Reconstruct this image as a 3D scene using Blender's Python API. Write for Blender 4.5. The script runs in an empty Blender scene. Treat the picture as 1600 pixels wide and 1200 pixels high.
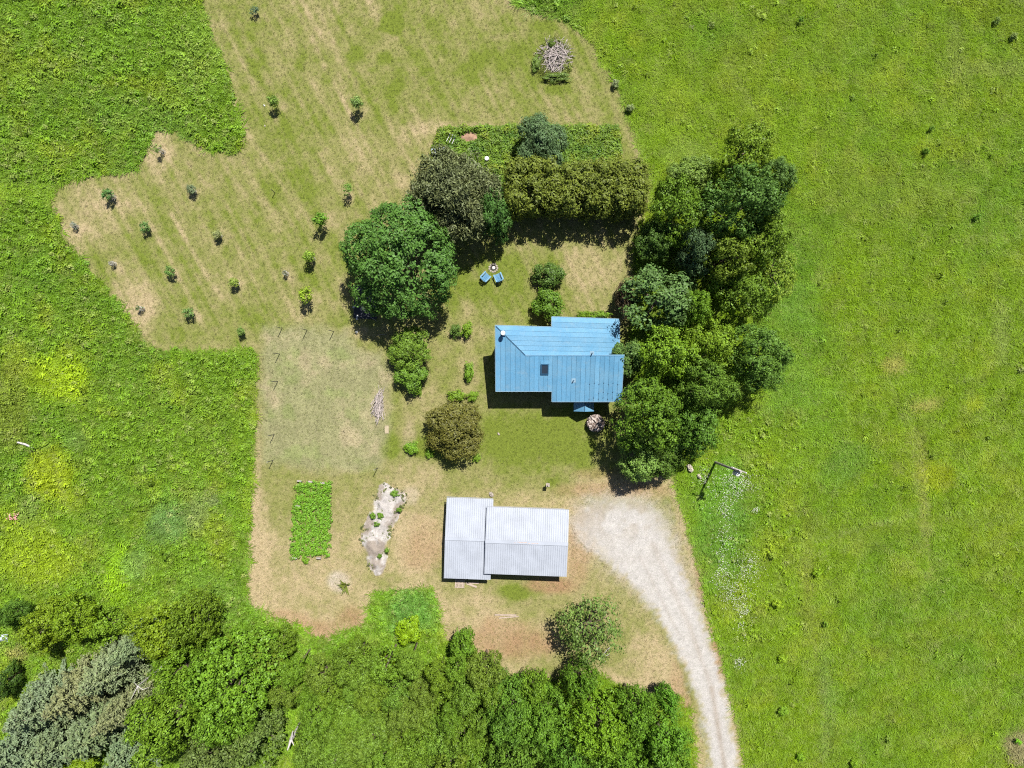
import bpy, math, random
import numpy as np
from mathutils import Vector, Matrix

# ------------------------------------------------------------------ camera, sky, sun, exposure
S, H = 0.065, 69.33                       # metres per photo pixel on the ground, drone height
scene = bpy.context.scene
COL = scene.collection
cam_d = bpy.data.cameras.new('camera'); cam_d.lens = 24; cam_d.sensor_width = 36; cam_d.clip_end = 4000
cam = bpy.data.objects.new('camera', cam_d); COL.objects.link(cam)
cam.location = (0, 0, H); cam.rotation_euler = (0, 0, 0)
scene.camera = cam
SUN_EL = math.radians(61); SUN_AZ = math.atan2(0.433, 0.901)   # azimuth from +Y towards +X
w = bpy.data.worlds.new('World'); scene.world = w; w.use_nodes = True
wn = w.node_tree; bg = wn.nodes['Background']
sky = wn.nodes.new('ShaderNodeTexSky'); sky.sky_type = 'NISHITA'; sky.sun_disc = False
sky.sun_elevation = SUN_EL; sky.sun_rotation = SUN_AZ
wn.links.new(sky.outputs['Color'], bg.inputs['Color']); bg.inputs['Strength'].default_value = 0.05
sl = bpy.data.lights.new('sun', 'SUN'); sl.energy = 5.0; sl.angle = math.radians(0.53); sl.color = (1.0, 0.965, 0.90)
so = bpy.data.objects.new('sun', sl); COL.objects.link(so); so.location = (20, 40, 80)
sd = Vector((math.sin(SUN_AZ)*math.cos(SUN_EL), math.cos(SUN_AZ)*math.cos(SUN_EL), math.sin(SUN_EL)))
so.rotation_euler = sd.to_track_quat('Z', 'Y').to_euler()
vs = scene.view_settings
scene.display_settings.display_device = 'sRGB'
vs.view_transform = 'Standard'; vs.look = 'None'; vs.exposure = 0.88; vs.gamma = 1.0; vs.use_curve_mapping = False
cy = scene.cycles
cy.max_bounces = 2; cy.diffuse_bounces = 1; cy.glossy_bounces = 1; cy.transmission_bounces = 1; cy.transparent_max_bounces = 4
cy.use_denoising = False; cy.use_adaptive_sampling = True; cy.adaptive_threshold = 0.03; scene.cycles.filter_width = 1.15; cy.caustics_reflective = False; cy.caustics_refractive = False

# ------------------------------------------------------------------ small tools
rng = np.random.default_rng(7); random.seed(7)
def P(px, py, z=0.0):
    k = S*(H - z)/H
    return Vector(((px - 800)*k, (600 - py)*k, z))
def tag(o, label=None, cat=None, group=None, kind=None):
    if label: o['label'] = label
    if cat: o['category'] = cat
    if group: o['group'] = group
    if kind: o['kind'] = kind
    return o
def thing(name, label, cat, loc=(0, 0, 0), rz=0.0, group=None):
    o = bpy.data.objects.new(name, None); COL.objects.link(o)
    o.empty_display_size = 0.2
    o.location = loc; o.rotation_euler = (0, 0, rz)
    return tag(o, label, cat, group)
class MB:
    def __init__(s): s.v = []; s.f = []
    def add(s, vs, fs):
        n = len(s.v); s.v += [tuple(v) for v in vs]; s.f += [tuple(i + n for i in f) for f in fs]; return s
    def box(s, c, size, rot=None):
        hx, hy, hz = size[0]/2, size[1]/2, size[2]/2
        vs = [Vector((x*hx, y*hy, z*hz)) for z in (-1, 1) for y in (-1, 1) for x in (-1, 1)]
        if rot is not None: vs = [rot @ v for v in vs]
        c = Vector(c); vs = [v + c for v in vs]
        return s.add(vs, [(0, 2, 3, 1), (4, 5, 7, 6), (0, 1, 5, 4), (1, 3, 7, 5), (3, 2, 6, 7), (2, 0, 4, 6)])
    def prism(s, poly, ztop, zbot):
        """poly: list of (x,y) counter-clockwise; ztop / zbot: functions of x,y"""
        n = len(poly)
        vs = [(x, y, zbot(x, y)) for x, y in poly] + [(x, y, ztop(x, y)) for x, y in poly]
        fs = [tuple(range(n - 1, -1, -1)), tuple(range(n, 2*n))] + [(i, (i + 1) % n, n + (i + 1) % n, n + i) for i in range(n)]
        return s.add(vs, fs)
    def tube(s, pts, rads, n=6, cap=True):
        rings = []; base = []
        for i, p in enumerate(pts):
            p = Vector(p)
            d = (Vector(pts[min(i + 1, len(pts) - 1)]) - Vector(pts[max(i - 1, 0)])).normalized()
            a = d.orthogonal().normalized(); b = d.cross(a)
            base += [p + (a*math.cos(2*math.pi*k/n) + b*math.sin(2*math.pi*k/n))*rads[i] for k in range(n)]
        fs = []
        for i in range(len(pts) - 1):
            for k in range(n):
                fs.append((i*n + k, i*n + (k + 1) % n, (i + 1)*n + (k + 1) % n, (i + 1)*n + k))
        if cap: fs += [tuple(range(n - 1, -1, -1)), tuple((len(pts) - 1)*n + k for k in range(n))]
        return s.add(base, fs)
    def mesh(s, name, m, smooth=False):
        me = bpy.data.meshes.new(name); me.from_pydata(s.v, [], s.f); me.update()
        if m: me.materials.append(m)
        if smooth: me.polygons.foreach_set('use_smooth', [True]*len(me.polygons))
        return me
    def build(s, name, m, parent=None, loc=(0, 0, 0), smooth=False):
        o = bpy.data.objects.new(name, s.mesh(name, m, smooth)); COL.objects.link(o); o.location = loc
        if parent: o.parent = parent
        return o
def np_mesh(name, V, F, m, attrs=None, smooth=False):
    """V (n,3), F (k,4) or (k,3) -> mesh, with point attributes {name: array}"""
    me = bpy.data.meshes.new(name); k = F.shape[1]
    me.vertices.add(len(V)); me.vertices.foreach_set('co', V.astype(np.float32).ravel())
    me.loops.add(F.size); me.loops.foreach_set('vertex_index', F.astype(np.int32).ravel())
    me.polygons.add(len(F)); me.polygons.foreach_set('loop_start', np.arange(0, F.size, k, dtype=np.int32))
    me.update(calc_edges=True)
    for an, a in (attrs or {}).items():
        if a.ndim == 2:
            at = me.attributes.new(an, 'FLOAT_VECTOR', 'POINT'); at.data.foreach_set('vector', a.astype(np.float32).ravel())
        else:
            at = me.attributes.new(an, 'FLOAT', 'POINT'); at.data.foreach_set('value', a.astype(np.float32).ravel())
    if m: me.materials.append(m)
    if smooth: me.polygons.foreach_set('use_smooth', np.ones(len(F), dtype=bool))
    return me
def link(name, me, parent=None, loc=(0, 0, 0)):
    o = bpy.data.objects.new(name, me); COL.objects.link(o); o.location = loc
    if parent: o.parent = parent
    return o
# value noise
_T = np.random.default_rng(3).random((256, 256))
def vnoise(x, y, sc, off=0.0):
    x = x*sc + 37.3*off + 500; y = y*sc + 11.7*off + 500
    xi = np.floor(x).astype(int); yi = np.floor(y).astype(int); fx = x - xi; fy = y - yi
    fx = fx*fx*(3 - 2*fx); fy = fy*fy*(3 - 2*fy)
    a = _T[xi % 256, yi % 256]; b = _T[(xi + 1) % 256, yi % 256]; c = _T[xi % 256, (yi + 1) % 256]; d = _T[(xi + 1) % 256, (yi + 1) % 256]
    return (a*(1 - fx) + b*fx)*(1 - fy) + (c*(1 - fx) + d*fx)*fy
def fbm(x, y, sc, off=0.0, oct=4):
    t = 0; a = 0.5; n = 0
    for i in range(oct):
        t = t + a*vnoise(x, y, sc*2**i, off + i*3.1); n += a; a *= 0.55
    return t/n
def inside(px, py, poly):
    r = np.zeros(px.shape, bool); n = len(poly)
    for i in range(n):
        x0, y0 = poly[i]; x1, y1 = poly[(i + 1) % n]
        if y0 == y1: continue
        c = (y0 > py) != (y1 > py)
        r ^= c & (px < (x1 - x0)*(py - y0)/(y1 - y0) + x0)
    return r
def sdist(px, py, poly):
    """signed distance in photo pixels, negative inside"""
    d = np.full(px.shape, 1e9); n = len(poly)
    for i in range(n):
        x0, y0 = poly[i]; x1, y1 = poly[(i + 1) % n]
        dx, dy = x1 - x0, y1 - y0; L = dx*dx + dy*dy + 1e-9
        t = np.clip(((px - x0)*dx + (py - y0)*dy)/L, 0, 1)
        d = np.minimum(d, np.hypot(px - x0 - t*dx, py - y0 - t*dy))
    return np.where(inside(px, py, poly), -d, d)
def sstep(a, b, x):
    t = np.clip((x - a)/(b - a), 0, 1); return t*t*(3 - 2*t)

# ------------------------------------------------------------------ materials
def new_mat(name):
    m = bpy.data.materials.new(name); m.use_nodes = True
    nt = m.node_tree; return m, nt, nt.nodes, nt.links, nt.nodes['Principled BSDF']
def mixc(nt, mode, fac, a, b):
    n = nt.nodes.new('ShaderNodeMix'); n.data_type = 'RGBA'; n.blend_type = mode; n.clamp_result = False
    for sock, v in ((n.inputs[0], fac), (n.inputs[6], a), (n.inputs[7], b)):
        if hasattr(v, 'is_output'): nt.links.new(v, sock)
        elif isinstance(v, (int, float)): sock.default_value = v
        else: sock.default_value = (*v, 1)
    return n.outputs[2]
def noise(nt, scale, detail=2, coord=None, rough=0.55):
    n = nt.nodes.new('ShaderNodeTexNoise'); n.inputs['Scale'].default_value = scale; n.inputs['Detail'].default_value = detail
    n.inputs['Roughness'].default_value = rough
    if coord is not None: nt.links.new(coord, n.inputs['Vector'])
    return n.outputs['Fac']
def maprange(nt, v, a, b, c, d):
    n = nt.nodes.new('ShaderNodeMapRange'); nt.links.new(v, n.inputs[0])
    for i, q in enumerate((a, b, c, d)): n.inputs[i + 1].default_value = q
    return n.outputs[0]
def bump(nt, h, strength, dist, bsdf):
    n = nt.nodes.new('ShaderNodeBump'); n.inputs['Strength'].default_value = strength; n.inputs['Distance'].default_value = dist
    nt.links.new(h, n.inputs['Height']); nt.links.new(n.outputs['Normal'], bsdf.inputs['Normal'])
def plain(name, col, rough=0.6, var=0.25, scale=3.0, metal=0.0, spec=0.3, bumps=0.15, fine=18.0):
    m, nt, N, L, b = new_mat(name)
    g = N.new('ShaderNodeNewGeometry').outputs['Position']
    f = maprange(nt, noise(nt, scale, 4, g), 0.3, 0.7, 1 - var, 1 + var)
    f2 = maprange(nt, noise(nt, fine, 3, g), 0.3, 0.7, 1 - var*0.5, 1 + var*0.5)
    c = mixc(nt, 'MULTIPLY', 1.0, mixc(nt, 'MULTIPLY', 1.0, col, f), f2)
    L.new(c, b.inputs['Base Color']); b.inputs['Roughness'].default_value = rough; b.inputs['Metallic'].default_value = metal
    b.inputs['Specular IOR Level'].default_value = spec
    if bumps: bump(nt, noise(nt, fine, 3, g), bumps, 0.02, b)
    return m
def leafy(name, src, trans=0.3, lo=0.72, hi=1.3, yellow=0.25):
    """foliage: colour from the object colour (src='OBJECT') or from the instancer attribute 'col'"""
    m, nt, N, L, b = new_mat(name)
    oi = N.new('ShaderNodeObjectInfo')
    if src == 'OBJECT': c = oi.outputs['Color']
    else:
        a = N.new('ShaderNodeAttribute'); a.attribute_type = 'INSTANCER'; a.attribute_name = 'col'; c = a.outputs['Vector']
    at = N.new('ShaderNodeAttribute'); at.attribute_name = 'rnd'
    f = maprange(nt, at.outputs['Fac'], 0, 1, lo, hi)
    c = mixc(nt, 'MULTIPLY', 1.0, c, f)
    cl = N.new('ShaderNodeAttribute'); cl.attribute_name = 'clump'
    fy = maprange(nt, cl.outputs['Fac'], 0.35, 1.0, 0.0, yellow)
    c = mixc(nt, 'MULTIPLY', 1.0, c, mixc(nt, 'MIX', fy, (1, 1, 1), (1.5, 1.32, 0.75)))
    L.new(c, b.inputs['Base Color']); b.inputs['Roughness'].default_value = 0.55; b.inputs['Specular IOR Level'].default_value = 0.25
    t = N.new('ShaderNodeBsdfTranslucent')
    L.new(mixc(nt, 'MULTIPLY', 1.0, c, (1.25, 1.2, 0.6)), t.inputs['Color'])
    mx = N.new('ShaderNodeMixShader'); mx.inputs[0].default_value = trans
    L.new(b.outputs[0], mx.inputs[1]); L.new(t.outputs[0], mx.inputs[2]); L.new(mx.outputs[0], N['Material Output'].inputs['Surface'])
    return m
M_LEAF = leafy('leaf', 'OBJECT', trans=0.17, lo=0.65, hi=1.4)
M_TUFT = leafy('meadow_blade', 'INSTANCER', trans=0.28, lo=0.75, hi=1.25, yellow=0.2)
M_BARK = plain('bark', (0.13, 0.10, 0.075), 0.85, 0.35, 4)
M_DEAD = plain('dead_wood', (0.26, 0.229, 0.211), 0.8, 0.3, 5)
M_BLUE = None

# ------------------------------------------------------------------ land map (photo pixels)
LAWN = [(295,-90),(312,0),(333,55),(345,85),(357,120),(365,150),(376,180),(384,207),(383,228),(374,240),(355,242),(335,239),(315,230),(300,220),(285,213),(268,206),(250,203),(240,207),
        (234,218),(229,238),(222,255),(212,264),(180,271),(140,277),(110,283),(88,296),(84,312),(92,340),(97,365),(115,388),(132,410),(150,430),(168,452),(185,470),(205,500),(220,524),(235,540),(255,547),(300,546),(345,548),(400,545),
        (402,560),(400,640),(398,720),(393,800),(391,850),(389,900),(388,936),(400,948),(415,958),(440,968),(462,974),(478,984),(490,992),(515,997),(530,990),(545,983),(570,972),(575,945),(582,929),(600,926),(620,925),(642,922),(662,917),(673,919),
        (684,940),(690,960),(691,985),(702,1003),(720,1000),(745,1022),(762,1052),(800,1055),(850,1068),(880,1060),(905,1064),(945,1052),(985,1082),(1030,1092),(1058,1082),(1078,1110),(1088,1160),(1090,1290),
        (1185,1290),(1163,1190),(1140,1090),(1118,1005),(1106,965),(1094,920),(1085,870),(1075,835),(1064,795),(1052,750),(1040,725),(1000,700),(985,640),(985,560),(985,500),(992,440),(988,400),(1000,350),(1016,310),(1011,275),(998,235),(988,205),(965,145),(948,110),(930,82),(905,50),(880,33),(845,22),(815,12),(800,-5),(770,-90)]
DRIVE = [(900,815),(915,795),(940,785),(975,781),(1005,787),(1030,806),(1043,835),(1058,875),(1076,915),(1096,965),(1111,1010),(1124,1060),(1138,1115),(1151,1165),(1168,1290),
         (1119,1290),(1109,1190),(1100,1135),(1084,1080),(1064,1030),(1043,990),(1020,950),(994,917),(966,890),(937,862),(910,842)]
PLOT = [(408,508),(470,503),(545,515),(560,540),(600,548),(618,590),(612,680),(600,738),(530,742),(404,728),(402,620)]
GARDEN = [(674,236),(688,200),(800,197),(966,197),(970,235),(968,272),(900,285),(800,300),(735,300),(680,280)]
_BN = {}
def blob(px, py, x, y, rx, ry, wob=0.35):
    if _BN.get('k') is not px: _BN['k'] = px; _BN['n'] = [fbm(px*0.065, py*0.065, 0.35, 1.7*q, 3) - 0.5 for q in range(3)]
    n = _BN['n'][int(x) % 3]
    d = np.hypot((px - x)/rx, (py - y)/ry) + n*wob*2
    return 1 - sstep(0.45, 1.15, d)
# (x, y, rx, ry, dryness change) on the mown lawn
DRY = [(150,330,75,48,.3),(205,470,55,60,.42),(115,400,40,60,.3),(250,235,30,40,.35),(480,905,120,90,.35),(470,985,90,30,.4),(405,850,18,130,.4),(800,1010,110,50,.35),(890,850,50,70,.4),
       (960,762,110,26,.5),(730,585,22,60,.35),(925,425,60,48,.35),(640,745,60,40,.3),(655,850,55,60,.4),(1045,1035,70,60,.35),(740,960,60,40,.3),(640,250,30,80,.25),(480,480,70,30,.25),(445,330,40,60,.12),(530,250,60,60,.12),
       (655,640,35,60,.2),(840,780,60,20,.3),(1010,720,60,30,.3),(560,520,40,12,.35),(740,520,40,20,.15),(1000,1090,90,40,.35),(720,200,120,12,.3),(1000,300,14,80,.15),
       (850,690,110,55,-.38),(760,440,60,50,-.3),(700,450,30,60,-.2),(612,36,20,17,-1.2),(555,85,16,16,-.45),(600,90,14,12,-.4),(620,135,14,16,-.4),(470,95,14,20,-.3),(512,120,12,18,-.35),(615,165,10,14,-.35),(805,925,40,16,-.55),(872,760,30,22,-.45),
       (740,105,26,26,-.3),(865,140,20,10,-.45),(850,40,26,14,-.4),(300,440,40,60,-.18),(240,330,40,50,-.15),(430,200,60,60,-.18),(400,60,20,60,-.2),(460,290,60,40,-.2),(690,690,60,40,-.25),(610,700,16,20,-.4),
       (380,510,40,30,-.2),(920,620,40,40,-.3),(1055,960,14,60,-.35),(1075,1080,12,60,-.35),(520,60,60,60,-.1),(660,700,40,20,-.2),(840,100,90,60,-.2),(780,60,80,60,-.1)]
STREAK = [((268,335),(345,466)),((268,335),(345,466)),((243,370),(306,478)),((378,250),(440,360)),((355,262),(402,335)),((478,20),(520,150)),((345,250),(420,400)),((290,250),(360,330)),((365,180),(470,330)),((330,0),(400,140)),((440,60),(500,160)),((470,0),(545,120)),((520,130),(600,270)),((575,0),(650,130)),((620,60),(690,170)),((560,340),(500,240)),((430,330),(480,420)),((520,60),(545,190)),((700,30),(740,120))]
TAN = np.array((0.262, 0.208, 0.118)); GRN = np.array((0.100, 0.126, 0.018)); MID = np.array((0.168, 0.158, 0.060))
def line_d(px, py, a, b):
    dx, dy = b[0] - a[0], b[1] - a[1]; t = np.clip(((px - a[0])*dx + (py - a[1])*dy)/(dx*dx + dy*dy), 0, 1)
    return np.hypot(px - a[0] - t*dx, py - a[1] - t*dy)
SAPS = [(400,22),(434,166),(563,170),(256,238),(179,309),(305,300),(121,355),(233,358),(345,369),(180,413),(273,426),(372,444),(224,483),(302,491),(382,519),(547,303),(508,350),(490,405),(449,428),(487,465)]
def lawn_color(px, py):
    x, y = px*0.065, py*0.065
    d = 0.33 + 0.22*sstep(700, 850, py) + (fbm(x, y, 0.16, 1) - 0.5)*0.45 + (fbm(x, y, 0.7, 2) - 0.5)*0.42
    ua, va = x*0.885 - y*0.465, x*0.465 + y*0.885          # mower passes: long grain down the lawn
    fade = 1 - sstep(460, 560, py)
    d = d + fade*((fbm(ua, va*.07, 1.0, 13, 3) - .5)*.20 + .06*np.sin(ua*6.5 + 3*fbm(x, y, .12, 19)) + (fbm(ua, va*.05, 2.6, 17, 2) - .5)*.62) + (fbm(x, y, 2.2, 5, 2) - 0.5)*0.5
    for bx, by, rx, ry, s in DRY:
        d = d + s*blob(px, py, bx, by, rx, ry)
    for a, b in STREAK:                                  # wheel and mower lines
        d = d + 0.26*np.exp(-(line_d(px, py, a, b)/4.0)**2)*(0.4 + fbm(x, y, 0.8, 9))
    u = px*0.93 - py*0.42                                # faint mowing stripes
    up = 1 - sstep(430, 520, py)
    d = d + 0.05*up*np.sin(u/9.5 + 2.2*fbm(x, y, 0.15, 4))*(px < 960)
    for sx, sy in SAPS:
        d = d + 0.4*np.exp(-(np.hypot(px - sx - 3, py - sy - 2)/12)**2)
    e = sdist(px, py, LAWN)                              # raked, dry rim along the tall grass
    rim = np.exp(-((e + 5)/6.0)**2)
    d = d + 0.3*rim*(0.4 + 0.6*sstep(560, 800, py))
    d = np.clip(d, 0, 1)[..., None]
    c = np.where(d < 0.5, GRN + (MID - GRN)*d*2, MID + (TAN - MID)*(d - 0.5)*2)
    def over(c, m, col): return c + (np.array(col) - c)*np.clip(m, 0, 1)[..., None]
    n = fbm(x, y, 1.1, 21); n2 = fbm(x, y, 3.0, 23, 3)
    # brown bare soil patches
    for bx, by, rx, ry, s in [(790,1000,90,36,.6),(860,915,45,16,.75),(905,860,24,60,.6),(490,985,70,18,.55),(550,965,26,22,.6),(1060,1100,24,80,.6),(660,850,34,44,.45),(1120,1030,10,110,.7),(1095,890,9,60,.55),(960,765,95,16,.5),(830,1010,50,26,.4),(450,965,50,14,.4),(940,740,50,12,.3)]:
        c = over(c, s*blob(px, py, bx, by, rx, ry)*(0.5 + n), (0.209, 0.128, 0.07))
    # grey-green garden plot with thin growth
    p = 1 - sstep(-16, 6, sdist(px, py, PLOT) + (n - .5)*22)
    sage = np.array((0.176, 0.170, 0.088)) + (np.array((0.252, 0.207, 0.131)) - np.array((0.176, 0.170, 0.088)))*(.8*sstep(0.46, 0.72, fbm(x, y, 0.5, 31)))[..., None]
    sage = sage + (np.array((0.150, 0.182, 0.062)) - sage)*(sstep(0.55, 0.75, fbm(x, y, 0.5, 37)))[..., None]*0.6
    sage = sage*(.74 + .52*fbm(ua*1.3, va*.5, 2.2, 43, 3))[..., None]
    c = c + (sage - c)*(0.85*p)[..., None]
    # pale rubble round the stem patch
    c = over(c, 0.8*blob(px, py, 528, 908, 20, 18)*(0.4 + n), (0.302, 0.261, 0.209))
    c = over(c, 0.5*blob(px, py, 640, 775, 16, 16), (0.29, 0.244, 0.18))
    c = over(c, 0.45*blob(px, py, 640, 690, 12, 40)*(0.4 + n), (0.267, 0.209, 0.139))
    # gravel drive
    wd_ = 8 + 20*(1 - sstep(810, 900, py))
    g = 1 - sstep(-1, 1, (sdist(px, py, DRIVE) + (n2 - .5)*16 + (n - .5)*20)/wd_)
    g2 = 0.6*(1 - sstep(-8, 36, sdist(px, py, DRIVE) + (n2 - .5)*28))*sstep(745, 800, py)*(1 - sstep(900, 980, py))
    c = over(c, g2, (0.249, 0.209, 0.157))
    gc = np.array((0.302, 0.286, 0.270))*(0.86 + 0.3*n2)[..., None]
    gc = gc + (np.array((0.232, 0.203, 0.168)) - gc)*(0.75*sstep(0.46, 0.66, fbm(x, y, 0.9, 41))*(.16 + .84*(1 - sstep(0, 60, np.abs(py - 800)))) )[..., None]
    c = c + (gc - c)*(g*0.97)[..., None]
    for a, b, wd, s in [((1020,850),(1078,980),5,.36),((1078,980),(1112,1075),4,.45),((1112,1075),(1134,1210),4,.75),((1050,860),(1110,1020),2.5,.32),((1000,870),(1060,990),2.5,.32)]:
        c = over(c, s*np.exp(-(line_d(px, py, a, b)/wd)**2)*g*(0.4 + n), (0.209, 0.174, 0.139))
    # green middle / verge tracks beside the drive
    for a, b, wd, s in [((1020,960),(1065,1040),5,.5),((1065,1040),(1098,1150),4,.5)]:
        c = over(c, s*np.exp(-(line_d(px, py, a, b)/wd)**2)*(0.4 + n), (0.099, 0.11, 0.023))
    c = c*(0.9 + 0.25*fbm(x, y, 4.0, 51, 2))[..., None]
    return c

def to_px(X, Y): return X/S + 800, 600 - Y/S
# ------------------------------------------------------------------ ground sheets
def ground_mat(name, bumpy=0.6, speck=1.0):
    m, nt, N, L, b = new_mat(name)
    a = N.new('ShaderNodeAttribute'); a.attribute_name = 'col'
    g = N.new('ShaderNodeNewGeometry').outputs['Position']
    n1 = maprange(nt, noise(nt, 6.5, 3, g, 0.7), 0.33, 0.67, -1, 1)
    n2 = maprange(nt, noise(nt, 15.0, 2, g, 0.7), 0.3, 0.7, 0, 1)
    dark = mixc(nt, 'MULTIPLY', 1.0, a.outputs['Vector'], (1 - .38*speck, 1 - .30*speck, 1 - .42*speck))
    lite = mixc(nt, 'MULTIPLY', 1.0, a.outputs['Vector'], (1 + .42*speck, 1 + .36*speck, 1 + .5*speck))
    c = mixc(nt, 'MIX', n2, dark, lite)
    f = maprange(nt, n1, -1, 1, 1 - .22*speck, 1 + .22*speck)
    c = mixc(nt, 'MULTIPLY', 1.0, c, f)
    L.new(c, b.inputs['Base Color']); b.inputs['Roughness'].default_value = 0.95; b.inputs['Specular IOR Level'].default_value = 0.1
    bump(nt, noise(nt, 15.0, 2, g, 0.7), bumpy, 0.05, b)
    return m
def sheet(name, poly, bbox, step, z, colf, mat, grow=0.0, kind='structure', zf=None):
    x0, y0, x1, y1 = bbox
    X = np.arange(x0, x1 + step, step); Y = np.arange(y0, y1 + step, step)
    GX, GY = np.meshgrid(X, Y); px, py = to_px(GX, GY)
    nx, ny = len(X), len(Y)
    cx, cyy = to_px((GX[:-1, :-1] + GX[1:, 1:])/2, (GY[:-1, :-1] + GY[1:, 1:])/2)
    keep = sdist(cx, cyy, poly) < grow
    idx = np.arange(nx*ny).reshape(ny, nx)
    F = np.stack([idx[:-1, :-1], idx[:-1, 1:], idx[1:, 1:], idx[1:, :-1]], -1)[keep]
    used = np.unique(F); re = np.zeros(nx*ny, int); re[used] = np.arange(len(used))
    pxu, pyu = px.ravel()[used], py.ravel()[used]
    Z = np.full(len(used), z) if zf is None else z + zf(pxu, pyu)
    V = np.stack([GX.ravel()[used], GY.ravel()[used], Z], -1)
    me = np_mesh(name, V, re[F], mat, {'col': colf(pxu, pyu)}, smooth=True)
    return tag(link(name, me), kind=kind)
def ground_field():
    m, nt, N, L, b = new_mat('field_soil')
    g = N.new('ShaderNodeNewGeometry').outputs['Position']
    c = mixc(nt, 'MIX', maprange(nt, noise(nt, 0.06, 5, g), 0.35, 0.65, 0, 1), (0.075, 0.125, 0.015), (0.12, 0.16, 0.02))
    c = mixc(nt, 'MIX', maprange(nt, noise(nt, 4.0, 4, g), 0.4, 0.7, 0, .6), c, (0.10, 0.085, 0.03))
    L.new(c, b.inputs['Base Color']); b.inputs['Roughness'].default_value = 1.0; b.inputs['Specular IOR Level'].default_value = 0.05
    bump(nt, noise(nt, 5.0, 3, g), 0.6, 0.1, b)
    mb = MB(); n = 24
    mb.v = [((i/n - .5)*3000, (j/n - .5)*3000, 0) for j in range(n + 1) for i in range(n + 1)]
    mb.f = [(j*(n + 1) + i, j*(n + 1) + i + 1, (j + 1)*(n + 1) + i + 1, (j + 1)*(n + 1) + i) for j in range(n) for i in range(n)]
    return tag(mb.build('ground', m), kind='structure')
ground_field()
M_LAWN = ground_mat('mown_grass'); M_GRAV = ground_mat('gravel', 0.6, 0.6)
sheet('lawn', LAWN, (-48, -44.5, 26, 44.5), 0.22, 0.006, lawn_color, M_LAWN, grow=7)
sheet('gravel_driveway', DRIVE, (5, -44.5, 25, -11), 0.18, 0.014, lawn_color, M_GRAV, grow=1)

# ------------------------------------------------------------------ grass: instanced blades and leaves (stuff)
def blades(n, spread, hmin, hmax, width, lean, seed, segs=2):
    r = np.random.default_rng(seed); V = []; F = []; R = []
    for i in range(n):
        a = r.random()*6.283; d = spread*math.sqrt(r.random()); bx, by = d*math.cos(a), d*math.sin(a)
        h = hmin + (hmax - hmin)*r.random(); la = a + r.normal()*0.9; ln = lean*(0.4 + r.random())
        wx, wy = -math.sin(la)*width/2, math.cos(la)*width/2; n0 = len(V); rv = r.random()
        for s in range(segs + 1):
            t = s/segs; q = ln*t**1.6; z = h*t*(1 - 0.25*t*lean/(h + 1e-6)*0.5); wd = 1 - 0.75*t
            V += [(bx + q*math.cos(la) - wx*wd, by + q*math.sin(la) - wy*wd, z), (bx + q*math.cos(la) + wx*wd, by + q*math.sin(la) + wy*wd, z)]
            R += [rv, rv]
        for s in range(segs): F.append((n0 + 2*s, n0 + 2*s + 1, n0 + 2*s + 3, n0 + 2*s + 2))
    R = np.array(R)
    return np_mesh('tuft', np.array(V), np.array(F), M_TUFT, {'rnd': R, 'clump': R*0.5})
def quads_from(C, Nrm, size, r, asp=0.62):
    """leaf rhombs at C facing Nrm"""
    n = len(C); t = r.normal(size=(n, 3)); t -= Nrm*(t*Nrm).sum(1)[:, None]; t /= np.linalg.norm(t, axis=1)[:, None] + 1e-9
    b = np.cross(Nrm, t); s = size[:, None]*0.5
    V = np.stack([C - t*s, C + b*s*asp - t*s*0.15, C + t*s, C - b*s*asp - t*s*0.15], 1)
    V[:, 0] -= Nrm*s*0.25; V[:, 2] -= Nrm*s*0.25
    return V.reshape(-1, 3), np.arange(4*n).reshape(n, 4)
def weed(n, rad, h, leaf, seed):
    r = np.random.default_rng(seed)
    d = r.normal(size=(n, 3)); d[:, 2] = np.abs(d[:, 2]) + .15; d /= np.linalg.norm(d, axis=1)[:, None]
    q = r.random(n)**0.4
    C = d*q[:, None]*np.array((rad, rad, h)) + np.array((0, 0, 0.04))
    Nr = d*0.7 + np.array((0, 0, 0.95)) + r.normal(size=(n, 3))*0.35; Nr /= np.linalg.norm(Nr, axis=1)[:, None]
    V, F = quads_from(C, Nr, leaf*(0.6 + 0.8*r.random(n)), r)
    rv = np.repeat(r.random(n), 4)
    return np_mesh('tuft', V, F, M_TUFT, {'rnd': rv, 'clump': rv*0.6})
def tuft_collection(name, meshes):
    c = bpy.data.collections.new(name)
    for i, me in enumerate(meshes):
        c.objects.link(bpy.data.objects.new('%s_%02d' % (name, i), me))
    return c
TC = tuft_collection('tuft', [
    blades(26, .16, .20, .40, .04, .42, 1), blades(28, .18, .16, .34, .038, .45, 2), blades(22, .14, .26, .5, .045, .46, 3),     # 0-2 grass
    weed(40, .26, .42, .125, 4), weed(44, .30, .36, .115, 5), weed(36, .24, .55, .14, 6), weed(46, .34, .40, .11, 7),              # 3-6 leafy weeds
    blades(12, .07, .03, .075, .022, .06, 8, 1), blades(14, .09, .025, .06, .02, .07, 9, 1)])                                   # 7-8 mown grass
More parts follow.
